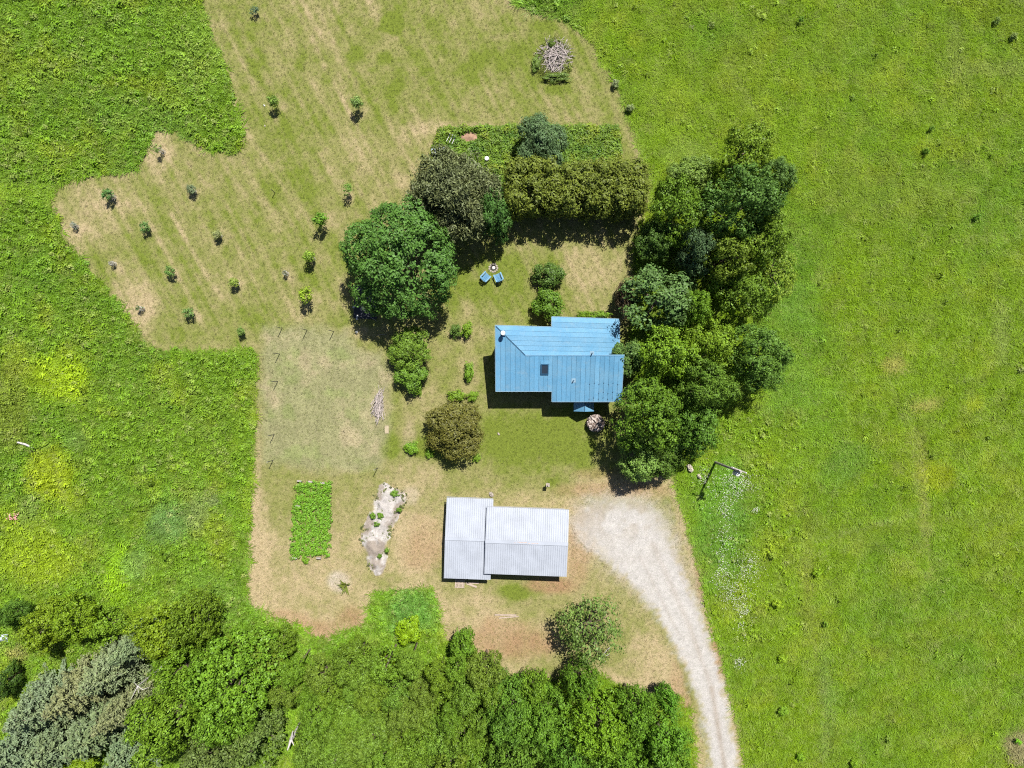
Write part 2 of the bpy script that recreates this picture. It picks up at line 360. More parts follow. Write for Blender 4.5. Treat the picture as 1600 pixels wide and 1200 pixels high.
def scatter_group():
    ng = bpy.data.node_groups.new('scatter_tufts', 'GeometryNodeTree')
    ng.interface.new_socket('Geometry', in_out='INPUT', socket_type='NodeSocketGeometry')
    ng.interface.new_socket('Geometry', in_out='OUTPUT', socket_type='NodeSocketGeometry')
    N, L = ng.nodes, ng.links
    gi = N.new('NodeGroupInput'); go = N.new('NodeGroupOutput')
    ip = N.new('GeometryNodeInstanceOnPoints'); ci = N.new('GeometryNodeCollectionInfo')
    ci.inputs['Collection'].default_value = TC; ci.inputs['Separate Children'].default_value = True; ci.inputs['Reset Children'].default_value = True
    def na(nm, ty):
        n = N.new('GeometryNodeInputNamedAttribute'); n.data_type = ty; n.inputs['Name'].default_value = nm; return n.outputs['Attribute']
    L.new(gi.outputs[0], ip.inputs['Points']); L.new(ci.outputs[0], ip.inputs['Instance'])
    ip.inputs['Pick Instance'].default_value = True
    L.new(na('idx', 'INT'), ip.inputs['Instance Index'])
    e = N.new('FunctionNodeEulerToRotation'); L.new(na('rot', 'FLOAT_VECTOR'), e.inputs[0]); L.new(e.outputs[0], ip.inputs['Rotation'])
    L.new(na('scl', 'FLOAT_VECTOR'), ip.inputs['Scale'])
    L.new(ip.outputs[0], go.inputs[0])
    return ng
NG = scatter_group()
def scatter(name, X, Y, Z, idx, scl, col, label=None, cat=None):
    n = len(X); me = bpy.data.meshes.new(name); me.vertices.add(n)
    me.vertices.foreach_set('co', np.stack([X, Y, Z], -1).astype(np.float32).ravel())
    rot = np.stack([rng.normal(size=n)*.08, rng.normal(size=n)*.08, rng.random(n)*6.283], -1)
    if scl.ndim == 1: scl = np.stack([scl]*3, -1)
    for an, a in (('rot', rot), ('scl', scl), ('col', col)):
        at = me.attributes.new(an, 'FLOAT_VECTOR', 'POINT'); at.data.foreach_set('vector', a.astype(np.float32).ravel())
    at = me.attributes.new('idx', 'INT', 'POINT'); at.data.foreach_set('value', idx.astype(np.int32))
    me.materials.append(M_TUFT)
    o = link(name, me); md = o.modifiers.new('scatter', 'NODES'); md.node_group = NG
    return tag(o, label, cat, kind='stuff')
def jitter_grid(x0, y0, x1, y1, step):
    X, Y = np.meshgrid(np.arange(x0, x1, step), np.arange(y0, y1, step)); X = X.ravel(); Y = Y.ravel()
    return X + (rng.random(len(X)) - .5)*step*1.1, Y + (rng.random(len(X)) - .5)*step*1.1
# (x, y, rx, ry, colour, strength) plant colour patches in the meadow
MEAD = [(95,590,50,45,(.26,.36,.010),.9),(30,565,40,40,(.20,.25,.02),.6),(90,740,48,52,(.27,.33,.012),.8),(190,905,26,50,(.22,.37,.01),.9),(75,880,70,50,(.25,.33,.015),.75),(20,640,40,70,(.18,.21,.03),.6),(40,850,70,70,(.23,.31,.015),.7),
        (270,815,42,44,(.13,.24,.075),.75),(215,880,26,26,(.14,.23,.07),.6),(125,685,24,20,(.13,.22,.05),.6),(50,795,20,25,(.15,.22,.06),.55),(308,800,22,34,(.20,.24,.11),.55),(335,780,12,10,(.24,.26,.15),.6),(330,930,60,60,(.13,.23,.03),.5),
        (1520,628,13,13,(.29,.34,.02),.7),(1462,742,32,28,(.27,.30,.01),.6),(1395,570,24,16,(.34,.27,.10),.6),(1445,632,26,12,(.34,.27,.11),.6),(1550,110,60,16,(.20,.23,.07),.5),(1490,90,14,60,(.20,.22,.07),.4),(1560,520,20,60,(.21,.24,.08),.45),
        (1125,830,42,110,(.10,.22,.03),.6),(1110,760,50,60,(.12,.25,.02),.5),(1215,450,60,90,(.11,.22,.03),.5),(1230,560,50,120,(.12,.23,.025),.5),(1310,60,90,70,(.13,.21,.012),.5),(1560,20,60,40,(.15,.20,.01),.5),(1340,828,110,13,(.125,.185,.010),.85),(1500,810,120,13,(.13,.19,.010),.85),
        (1260,900,14,130,(.20,.22,.04),.45),(1290,1080,14,130,(.16,.23,.06),.45),(1440,760,8,130,(.27,.25,.07),.35),(1450,860,5,70,(.30,.28,.10),.35),(1590,1170,26,26,(.28,.22,.15),.8),(1290,640,60,120,(.13,.24,.02),.35),(1320,720,40,40,(.10,.20,.03),.5),
        (200,60,160,60,(.13,.24,.015),.4),(230,190,100,40,(.13,.22,.03),.35),(310,90,60,60,(.21,.29,.05),.35),(60,120,60,40,(.19,.27,.03),.4),(640,960,40,40,(.09,.22,.05),.6),(1040,170,70,50,(.20,.27,.03),.35),(1060,240,60,24,(.22,.30,.06),.5),
        (20,300,80,16,(.16,.25,.015),.6),(15,1060,40,60,(.22,.28,.02),.6),(30,1020,20,16,(.33,.27,.12),.6),(1165,120,60,90,(.18,.23,.02),.4),(1380,300,120,60,(.19,.23,.03),.35),(330,680,60,80,(.14,.22,.02),.3)]
def meadow_color(px, py):
    x, y = px*0.065, py*0.065
    right = sstep(820, 1000, px)
    c = np.array((.130, .225, .014)) + (np.array((.146, .230, .008)) - np.array((.130, .225, .014)))*right[:, None]
    f1 = fbm(x, y, .12, 61); f2 = fbm(x, y, .45, 63); f3 = fbm(x, y, 1.3, 65, 3)
    c = c + (np.array((.215, .26, .018)) - c)*(sstep(.5, .75, f2)*.55)[:, None]
    c = c + (np.array((.085, .185, .016)) - c)*(sstep(.5, .78, f1)*.45)[:, None]
    c = c + (np.array((.21, .235, .06)) - c)*(sstep(.56, .75, f3)*.4)[:, None]
    for bx, by, rx, ry, bc, s in MEAD:
        c = c + (np.array(bc) - c)*(s*blob(px, py, bx, by, rx, ry, .5))[:, None]
    n = len(px)
    c = c*(0.88 + 0.24*rng.random(n))[:, None]*(0.84 + .36*fbm(x, y, .9, 67, 3))[:, None]
    odd = rng.random(n); pale = odd > 0.93
    c[pale] = c[pale]*0.5 + np.array((.24, .25, .10))*0.5
    return c*(1.15 + .08*right[:, None])*np.array((.97, 1.02, .85))
def meadow():
    X, Y = jitter_grid(-57, -44, 57, 44, 0.30)
    px, py = to_px(X, Y)
    n2 = fbm(X, Y, 1.6, 71, 3)
    e = sdist(px, py, LAWN) + (n2 - .5)*8 + (rng.random(len(X)) - .5)*4
    keep = (e > 1.0)
    keep &= ~inside(px, py, [(690,700),(985,700),(985,470),(690,470)])
    X, Y, px, py, e = X[keep], Y[keep], px[keep], py[keep], e[keep]
    n = len(X); right = sstep(820, 1010, px); f = fbm(X, Y, .5, 73); q = rng.random(n)
    weedy = (1 - right)*0.46 + 0.03 - .25*right*(f < .62) + 0.5*(f - .5)
    weedy = weedy + .5*((px > 1090) & (px < 1260) & (py > 640) & (py < 1000))
    idx = np.where(q < weedy, rng.integers(3, 7, n), rng.integers(0, 3, n))
    h = 1.02 - .36*right + .5*(f - .5) + .25*(rng.random(n) - .5)
    h = h*(0.55 + 0.55*sstep(0, 16, e))
    track = (px < 112) & (py > 282) & (py < 316); h[track] *= .45
    for a, b in (((1250,855),(1420,812)),((1420,812),(1600,806))):
        h *= 1 - .45*np.exp(-(line_d(px, py, a, b)/13)**2)
    sz_ = .62 + .85*rng.random(n)**1.6; s = np.stack([sz_, sz_, h*(.75 + .45*sz_)], -1)*np.array((1.1, 1.1, 1.0)) ; s[:, :2] *= (1.1 - .22*right)[:, None]
    mc = meadow_color(px, py)
    wob = (fbm(X, Y, .25, 121) - .5)*14
    for a, b in (((1395,598),(1420,690)),((1420,690),(1440,800)),((1440,800),(1456,900)),((1256,862),(1268,960)),((1268,960),(1296,1200)),((1410,600),(1433,690)),((1433,690),(1452,800)),((1262,850),(1420,806)),((1130,90),(1190,190)),((60,640),(110,800))):
        q = np.exp(-((line_d(px, py, a, b) + np.abs(wob)*.15)/3.2)**2); s[:, 2] *= 1 - .6*q; mc += (np.array((.26, .25, .10)) - mc)*(.42*q*(f > .38))[:, None]
    dk = (rng.random(n) < .0016) & (e > 8); idx[dk] = rng.integers(3, 7, dk.sum()); s[dk] *= np.array((1.35, 1.35, 1.7)); mc[dk] *= .62  # scattered taller weeds, colour darkened to stand in for shadow holes in the grass
    scatter('meadow_grass', X, Y, np.zeros(n), idx, s, mc, 'tall unmown green meadow around the mown lawn', 'meadow')
meadow()
def lawn_grass():
    X, Y = jitter_grid(-47, -42, 26, 42, 0.31)
    px, py = to_px(X, Y)
    keep = (sdist(px, py, LAWN) < 3) & (sdist(px, py, DRIVE) > 6)
    keep &= ~inside(px, py, [(772,505),(862,505),(862,494),(970,494),(972,628),(774,612)]) & ~inside(px, py, [(694,782),(892,795),(888,902),(694,908)])
    X, Y, px, py = X[keep], Y[keep], px[keep], py[keep]; n = len(X)
    c = lawn_color(px, py)*(.62 + .9*rng.random(n))[:, None]
    g = rng.random(n) > .6; c[g] = c[g]*.5 + np.array((.15, .19, .03))*.5
    scatter('short_grass', X, Y, np.full(n, .005), rng.integers(7, 9, n), .8 + .7*rng.random(n), c, 'short mown grass, half dried to tan', 'grass')
lawn_grass()

# ------------------------------------------------------------------ trees
def crown_mesh(R, hz, lobes, seed, gap=.6, puff=.42, per=30, leaf=.22, style='leaf', fill=.35, droop=0.0, ragged=.18, core=.66, E=None):
    r = np.random.default_rng(seed); given = E; E = [(np.zeros(3), np.array((R*core, R*core, hz*(core + .10))))]
    a0 = r.random()*6.28
    for i in range(lobes):
        a = a0 + 6.283*i/lobes + r.normal()*.22; q = R*(.54 + .14*r.random()); rr = R*(.30 + .14*r.random())
        E.append((np.array((q*math.cos(a), q*math.sin(a), hz*(-.35 + .7*r.random()))), np.array((rr, rr, min(rr, hz*.6)*(.8 + .4*r.random())))))
    for i in range(lobes - 2 if lobes > 4 else 1):
        a = r.random()*6.283; q = R*.46*math.sqrt(r.random()); rr = R*(.24 + .13*r.random())
        E.append((np.array((q*math.cos(a), q*math.sin(a), hz*(.42 + .28*r.random()))), np.array((rr, rr, min(rr, hz*.42)))))
    if given: E = given
    Cs = []; Ns = []; Q = []
    for k, (c, e) in enumerate(E):
        area = 4*math.pi*((e[0]*e[1])**1.6/3 + 2*(e[0]*e[2])**1.6/3)**(1/1.6)
        n = max(8, int(area/(gap*gap)))
        d = r.normal(size=(n, 3)); d /= np.linalg.norm(d, axis=1)[:, None]; d = d[d[:, 2] > -.72]
        p = c + d*e*(1 - ragged*r.random(len(d))**1.5)[:, None] + d*(ragged*.5*(r.random(len(d)) < .12))[:, None]*e
        ok = fbm(p[:, 0] + .6*p[:, 2], p[:, 1] - .4*p[:, 2], .9, seed % 50, 2) > .36
        for j, (c2, e2) in enumerate(E):
            if j != k: ok &= (((p - c2)/e2)**2).sum(1) > .80
        nn = d/e; nn /= np.linalg.norm(nn, axis=1)[:, None]
        Cs.append(p[ok]); Ns.append(nn[ok])
    C = np.concatenate(Cs); Nn = np.concatenate(Ns); np_ = len(C)
    cl = r.random(np_); pr = puff*(.65 + .7*r.random(np_))
    d = r.normal(size=(np_, per, 3)); d /= np.linalg.norm(d, axis=2)[..., None]
    q = r.random((np_, per))**.45
    L = C[:, None] + d*(q*pr[:, None])[..., None]*np.array((1.1, 1.1, .8)) - np.array((0, 0, 1.))*droop*(q*pr[:, None])[..., None]
    if style == 'needle': Nr = d*.5 + r.normal(size=d.shape)*.7 + np.array((0, 0, .3))
    else: Nr = d*.75 + Nn[:, None]*.45 + np.array((0, 0, .45)) + r.normal(size=d.shape)*.3
    L = L.reshape(-1, 3); Nr = Nr.reshape(-1, 3); CL = np.repeat(cl, per)
    size = leaf*(.6 + .8*r.random(len(L)))
    nf = int(len(L)*fill*.5)                                  # inner foliage
    k = r.integers(0, len(E), nf); cc = np.array([E[i][0] for i in k]); ee = np.array([E[i][1] for i in k])
    d2 = r.normal(size=(nf, 3)); d2 /= np.linalg.norm(d2, axis=1)[:, None]
    L = np.concatenate([L, cc + d2*ee*(.35 + .40*r.random(nf))[:, None]]); CL = np.concatenate([CL, r.random(nf)*.4])
    Nr = np.concatenate([Nr, d2*.5 + np.array((0, 0, .8)) + r.normal(size=(nf, 3))*.4]); size = np.concatenate([size, leaf*1.7*(.7 + .6*r.random(nf))])
    Nr /= np.linalg.norm(Nr, axis=1)[:, None] + 1e-9
    V, F = quads_from(L, Nr, size, r, .28 if style == 'needle' else .62)
    return np_mesh('crown', V, F, M_LEAF, {'rnd': np.repeat(r.random(len(L)), 4), 'clump': np.repeat(CL, 4)}), E
def trunk_mesh(zc, E, R, seed, mat=None, bare=False):
    r = random.Random(seed); mb = MB(); tr = max(.03, R*.05)
    mb.tube([(0, 0, -.05), (r.uniform(-.03, .03)*R, r.uniform(-.03, .03)*R, zc*.45), (0, 0, zc)], [tr*1.25, tr, tr*.6], 8)
    for c, e in E[1::2]:
        z0 = zc*(.35 + .25*r.random()); tip = (c[0], c[1], zc + c[2])
        mid = (c[0]*.45 + r.uniform(-.1, .1)*R, c[1]*.45 + r.uniform(-.1, .1)*R, z0*.45 + (zc + c[2])*.55)
        mb.tube([(0, 0, z0), mid, tip], [tr*.55, tr*.4, tr*.12], 5)
        for q in range(2):
            t2 = Vector(tip) + Vector((r.uniform(-1, 1), r.uniform(-1, 1), r.uniform(.1, .8)))*e[0]*.4
            mb.tube([mid, t2], [tr*.25, tr*.05], 4)
    return mb.mesh('trunk', mat or M_BARK)
def spruce_mesh(h, R, seed):
    r = np.random.default_rng(seed); C = []; Nr = []; sz = []; CL = []; br = []
    z = .06*h
    while z < h*.985:
        t = z/h; Lb = R*(1 - t)**.8*(.86 + .25*r.random()) + .12
        nb = max(4, int(5 + 7*(1 - t))); a0 = r.random()*6.28
        for i in range(nb):
            a = a0 + 6.283*i/nb + r.normal()*.14; L = Lb*(.75 + .4*r.random()); cl = r.random()
            br.append(((0, 0, z), (L*.95*math.cos(a), L*.95*math.sin(a), z - .12*L)))
            ns = max(4, int(L*8)); s = np.linspace(.15, 1, ns)
            dr = -.32*s*s*L*.6 + .10*s*L
            for sgn in (-1, 0, 1):
                wid = sgn*(.42*(1 - s*.75)*min(L, 1.6)*.55 + .02)
                x = L*s*math.cos(a) - wid*math.sin(a); y = L*s*math.sin(a) + wid*math.cos(a)
                C.append(np.stack([x, y, z + dr - .06*abs(sgn)], -1) + r.normal(size=(ns, 3))*.05)
                Nr.append(np.stack([math.cos(a)*.35 + 0*s, math.sin(a)*.35 + 0*s, 1 + 0*s], -1) + r.normal(size=(ns, 3))*.4)
                sz.append(.30*(.7 + .6*r.random(ns))); CL.append(np.full(ns, cl))
        z += .30 + .16*r.random()
    C = np.concatenate(C); Nr = np.concatenate(Nr); Nr /= np.linalg.norm(Nr, axis=1)[:, None]; sz = np.concatenate(sz); CL = np.concatenate(CL)
    V, F = quads_from(C, Nr, sz, r, .42)
    me = np_mesh('crown', V, F, M_LEAF, {'rnd': np.repeat(r.random(len(C)), 4), 'clump': np.repeat(CL, 4)})
    tb = MB(); tb.tube([(0, 0, -.05), (0, 0, h*.5), (0, 0, h*.99)], [R*.07, R*.045, .02], 8)
    for p, q in br[::2]: tb.tube([p, q], [.03, .008], 4)
    return me, tb.mesh('trunk', M_BARK)
LIB = {}
def lib(kind, var):
    """shared crown and trunk shapes: kind -> (crown mesh, lobes, R, hz)"""
    if (kind, var) not in LIB:
        K = {'big':   dict(R=4.0, hz=3.2, lobes=8, gap=.66, puff=.40, per=46, leaf=.185, ragged=.26, fill=.25),
             'mid':   dict(R=2.8, hz=2.5, lobes=7, gap=.60, puff=.36, per=42, leaf=.165, ragged=.28, fill=.25),
             'fine':  dict(R=2.8, hz=2.4, lobes=7, gap=.50, puff=.34, per=32, leaf=.17, ragged=.26),
             'loose': dict(R=2.8, hz=2.2, lobes=8, gap=.72, puff=.50, per=26, leaf=.18, fill=.15, ragged=.35),
             'thick': dict(R=2.4, hz=2.2, lobes=9, gap=.50, puff=.36, per=36, leaf=.15, ragged=.34, core=.55, fill=.25),
             'small': dict(R=1.6, hz=1.5, lobes=6, gap=.42, puff=.32, per=28, leaf=.17),
             'bush':  dict(R=.8, hz=.75, lobes=5, gap=.30, puff=.24, per=24, leaf=.13),
             'sap':   dict(R=.55, hz=.6, lobes=4, gap=.26, puff=.20, per=16, leaf=.12, fill=.2),
             'pine':  dict(R=3.6, hz=3.6, lobes=9, gap=.52, puff=.50, per=40, leaf=.30, style='needle', ragged=.32, fill=.5)}[kind]
        sd_ = 100 + 17*var + 1000*list('bmflsptxyz').index(kind[0]) + len(kind)
        me, E = crown_mesh(seed=sd_, **K); LIB[(kind, var)] = (me, E, K['R'], K['hz'])
    return LIB[(kind, var)]
nth = {}; FO = 'trees of the wood along the lower edge'
def tree(name, label, px, py, rx, ry, top, col, kind='mid', group=None, cat='tree', rot=None, hero=None, zc=None, trunk=None):
    """crown seen at photo pixel (px,py) with radii rx,ry in pixels; top = height in metres"""
    v = nth.get(kind, 0); nth[kind] = v + 1
    if hero is not None: me, E = crown_mesh(seed=hero.pop('seed'), **hero); R0, h0 = hero['R'], hero['hz']
    else: me, E, R0, h0 = lib(kind, v % 3)
    hz = min(top*.47, max(rx, ry)*S*1.45) if zc is None else top - zc
    if group == FO: hz = max(hz, top*.48)
    zc = top - hz
    b = P(px, py, zc + hz*.3); k = S*(H - zc)/H
    t = thing(name, label, cat, (b.x, b.y, 0), 0, group)
    ro = rot if rot is not None else (v*2.399)
    c = link('crown', me, t, (0, 0, zc)); c.scale = (1.09*rx*k/R0, 1.09*ry*k/R0, hz/h0)
    gr = col[2]/col[1]; rr_ = col[0]/col[1]; col = (col[0]*(1.2 if rr_ < .5 else 1.08 if rr_ < .6 else .92), col[1]*1.06, col[2]*(.62 if gr < .45 else .8)); mx_ = 1.26 if max(col) < .2 else 1.1
    c.color = (*[q*mx_ for q in col], 1)
    if abs(rx - ry) < max(rx, ry)*.2: c.rotation_euler = (0, 0, ro)
    else: c.rotation_euler = (0, 0, math.pi*(v % 2))
    tm = trunk_mesh(zc, [(e[0]*np.array((rx*k/R0, ry*k/R0, hz/h0)), e[1]*rx*k/R0) for e in E], max(rx, ry)*k, v + 5, trunk)
    link('trunk', tm, t)
    if abs(rx - ry) < max(rx, ry)*.2: t.children[-1].rotation_euler = (0, 0, ro)
    return t
SP = {}
def spruce(label, px, py, R, h, col, group, v):
    if v not in SP: SP[v] = spruce_mesh(11.0, 3.0, 300 + v)
    cm, tm = SP[v]; b = P(px, py, h*.45)
    t = thing('spruce_tree', label, 'tree', (b.x, b.y, 0), random.random()*6, group)
    c = link('crown', cm, t); c.color = (col[0]*1.45, col[1]*1.55, col[2]*1.12, 1); c.scale = (R/3, R/3, h/11)
    k = link('trunk', tm, t); k.scale = (R/3, R/3, h/11)
    return t
DG = (.040, .105, .026); MG = (.060, .135, .022); BG = (.085, .175, .018); YG = (.125, .180, .018); OL = (.098, .120, .020); BLG = (.062, .115, .055); PALE = (.135, .19, .055); GREY = (.105, .135, .075); BRN = (.112, .116, .066)
tree('maple_tree', 'large dense round dark green tree on the lawn, shading the dark tarp', 627, 401, 86, 90, 10.0, (.045, .115, .032), hero=dict(seed=11, R=5.2, hz=4.2, lobes=10, gap=.66, puff=.38, per=44, leaf=.185, ragged=.16, core=.82))
tree('pine_tree', 'grey brown needled pine at the left end of the garden bed', 709, 293, 60, 62, 9, BRN, 'pine')
tree('broad_tree', 'small dark green tree between the brown pine and the clipped hedge', 772, 330, 28, 44, 6.5, (.038, .10, .032), 'mid')
tree('round_shrub', 'round blue green shrub tree in the middle of the garden bed', 846, 220, 44, 38, 5.8, (.060, .105, .055), cat='tree', hero=dict(seed=21, R=2.7, hz=2.4, lobes=7, gap=.42, puff=.34, per=34, leaf=.16))
def hedge():
    r = random.Random(3); c0 = P(896, 309); E = []
    for i in range(8):
        for j in range(3):
            E.append((np.array(((i - 3.5)*1.62 + r.uniform(-.15, .15), (j - 1)*1.35 + r.uniform(-.12, .12), 3.5 + r.uniform(-.25, .3))), np.array((1.25, 1.2, 2.45 + r.uniform(-.2, .25)))))
            E.append((np.array(((i - 3.5)*1.62 + r.uniform(-.3, .3), (j - 1)*1.3 + r.uniform(-.2, .2), 1.7)), np.array((1.15, 1.1, 1.6))))
    me, E = crown_mesh(6.5, 3, 0, 33, gap=.50, puff=.34, per=28, leaf=.20, ragged=.22, E=E)
    t = thing('clipped_hedge', 'tall rectangular olive green hedge block below the garden bed', 'hedge', (c0.x, c0.y, 0))
    o = link('crown', me, t); o.color = (.118, .152, .020, 1)
    for i in range(4):
        mb = MB(); x = (i - 1.5)*3.2
        mb.tube([(x, 0, -.05), (x + .1, .1, 2), (x, 0, 4.6)], [.16, .13, .05], 7)
        for q in range(4): mb.tube([(x, 0, 1.2 + q*.5), (x + 1.1*math.cos(q*1.7), 1.1*math.sin(q*1.7), 3 + q*.5)], [.06, .02], 5)
        mb.build('trunk', M_BARK, t)
hedge()
NE = 'trees clustered east of the house'
for lb, px, py, rx, ry, top, col, kd in [
    ('yellow green tree at the top of the cluster beside the meadow', 1167, 234, 46, 38, 7.5, (.105, .15, .018), 'mid'),
    ('pale grey green low tree at the top left of the cluster', 1083, 268, 36, 26, 4.5, (.12, .165, .05), 'fine'),
    ('grey green small tree on the top right rim of the cluster', 1219, 272, 26, 32, 6, (.085, .135, .05), 'mid'),
    ('large blue green round tree in the upper right of the cluster', 1166, 318, 62, 54, 11.5, (.050, .115, .034), 'big'),
    ('olive green tree below the large blue green crown on the meadow side', 1198, 372, 44, 50, 9, (.075, .13, .018), 'mid'),
    ('bright green tree at the upper left edge of the cluster by the lawn', 1062, 326, 46, 40, 8.5, (.075, .14, .02), 'mid'),
    ('dark green low tree shaded behind the bright green tree by the lawn', 1032, 372, 34, 32, 5, (.045, .10, .026), 'mid'),
    ('small dusty grey green tree in the middle of the cluster', 1092, 392, 26, 36, 7, (.065, .10, .055), 'fine'),
    ('olive yellow tree in the middle right of the cluster', 1142, 402, 46, 40, 9.5, (.095, .125, .02), 'mid'),
    ('dark green tree with bright leaf tips south of the olive yellow tree', 1158, 452, 44, 38, 7.5, (.075, .135, .02), 'mid'),
    ('thin yellow green tree leaning into the meadow at the right rim', 1216, 420, 30, 46, 5, (.13, .17, .025), 'loose'),
    ('large feathery blue green tree close to the northeast corner of the house', 1032, 468, 54, 62, 7.0, (.060, .115, .050), 'fine'),
    ('bright green narrow tree right of the feathery blue green tree', 1086, 478, 26, 34, 7, (.085, .165, .02), 'mid'),
    ('small blue green tree touching the east wall of the blue roofed house', 984, 560, 24, 28, 5, (.055, .115, .042), 'small'),
    ('bright yellow green tree in the middle of the cluster east of the house', 1048, 552, 46, 42, 8.5, (.115, .18, .02), 'mid'),
    ('lime green tree between the bright yellow green tree and the meadow side tree', 1116, 540, 40, 40, 8, (.12, .175, .02), 'mid'),
    ('round green tree standing out into the meadow at the right of the cluster', 1193, 560, 52, 52, 8.5, (.065, .13, .03), 'big'),
    ('mid green tree in the lower middle of the cluster', 1108, 605, 44, 46, 9.5, (.062, .13, .024), 'big'),
    ('large deep green tree beside the southeast corner of the house', 1020, 650, 58, 54, 10.5, (.060, .13, .018), 'big'),
    ('dark green tree at the lower right of the cluster', 1082, 665, 42, 50, 8, (.05, .12, .022), 'mid'),
    ('pale green low tree at the bottom of the cluster over the driveway end', 1003, 715, 34, 34, 5.5, (.125, .185, .06), 'fine'),
    ('dark green low tree at the bottom of the cluster beside the pale one', 1040, 715, 34, 32, 5, (.05, .105, .02), 'mid')]:
    tree('leafy_tree', lb, px, py, rx, ry, top, col, kd, NE)
tree('dark_shrub', 'narrow dark purple brown shrub at the northeast corner of the blue roof', 977, 466, 12, 26, 3, (.055, .035, .025), 'small', cat='shrub')
# yard shrubs
for lb, px, py, rx, ry, top, col, kd in [
    ('round dark green shrub above the upper edge of the blue roof', 857, 430, 22, 23, 2.8, (.045, .095, .025), 'small'),
    ('bright green shrub against the upper edge of the blue roof', 858, 474, 23, 25, 3.0, (.056, .125, .018), 'small'),
    ('large glossy green shrub at the edge of the big dark tree shadow', 640, 545, 31, 33, 3.8, (.082, .145, .024), 'mid'),
    ('green shrub joined to the lower end of the large glossy shrub', 642, 583, 22, 24, 2.8, (.075, .145, .025), 'small'),
    ('low bright green plant at the pointed lower end of the shrub row', 652, 606, 8, 12, .8, (.10, .21, .02), 'bush'),
    ('large round olive brown shrub on the lawn left of the house', 712, 674, 44, 41, 4.2, (.092, .080, .026), 'fine'),
    ('dark green small shrub, left of the pair on the bare strip', 711, 517, 8, 11, 1.3, (.06, .11, .03), 'bush'),
    ('bright green small shrub, right of the pair on the bare strip', 728, 515, 9, 12, 1.4, (.10, .18, .02), 'bush'),
    ('tall narrow green plant left of the house west wall', 733, 580, 8, 14, 1.2, (.08, .17, .02), 'bush'),
    ('bright green small shrub above the olive brown shrub, left one', 714, 618, 13, 9, 1.1, (.11, .19, .02), 'bush'),
    ('bright green small shrub above the olive brown shrub, right one', 737, 618, 8, 9, 1.0, (.10, .18, .02), 'bush'),
    ('bright green low round shrub left of the olive brown shrub', 643, 700, 11, 10, 1.0, (.10, .20, .02), 'bush'),
    ('small green clump at the lower left foot of the olive brown shrub', 671, 709, 7, 7, .8, (.10, .19, .02), 'bush'),
    ('small green clump at the lower right foot of the olive brown shrub', 744, 716, 7, 6, .7, (.10, .18, .02), 'bush'),
    ('low green creeper along the upper eave of the blue roof, left clump', 912, 492, 12, 6, 1.4, (.11, .20, .02), 'bush'),
    ('low green creeper along the upper eave of the blue roof, right clump', 938, 492, 16, 7, 1.4, (.10, .19, .02), 'bush')]:
    tree('garden_shrub', lb, px, py, rx, ry, top, col, kd, 'shrubs in the yard', 'shrub')
# sparse tree by the drive
tree('sparse_tree', 'thin grey green tree with pale bare limbs left of the driveway', 926, 985, 46, 54, 6.8, (.088, .125, .042), 'loose', rot=0)
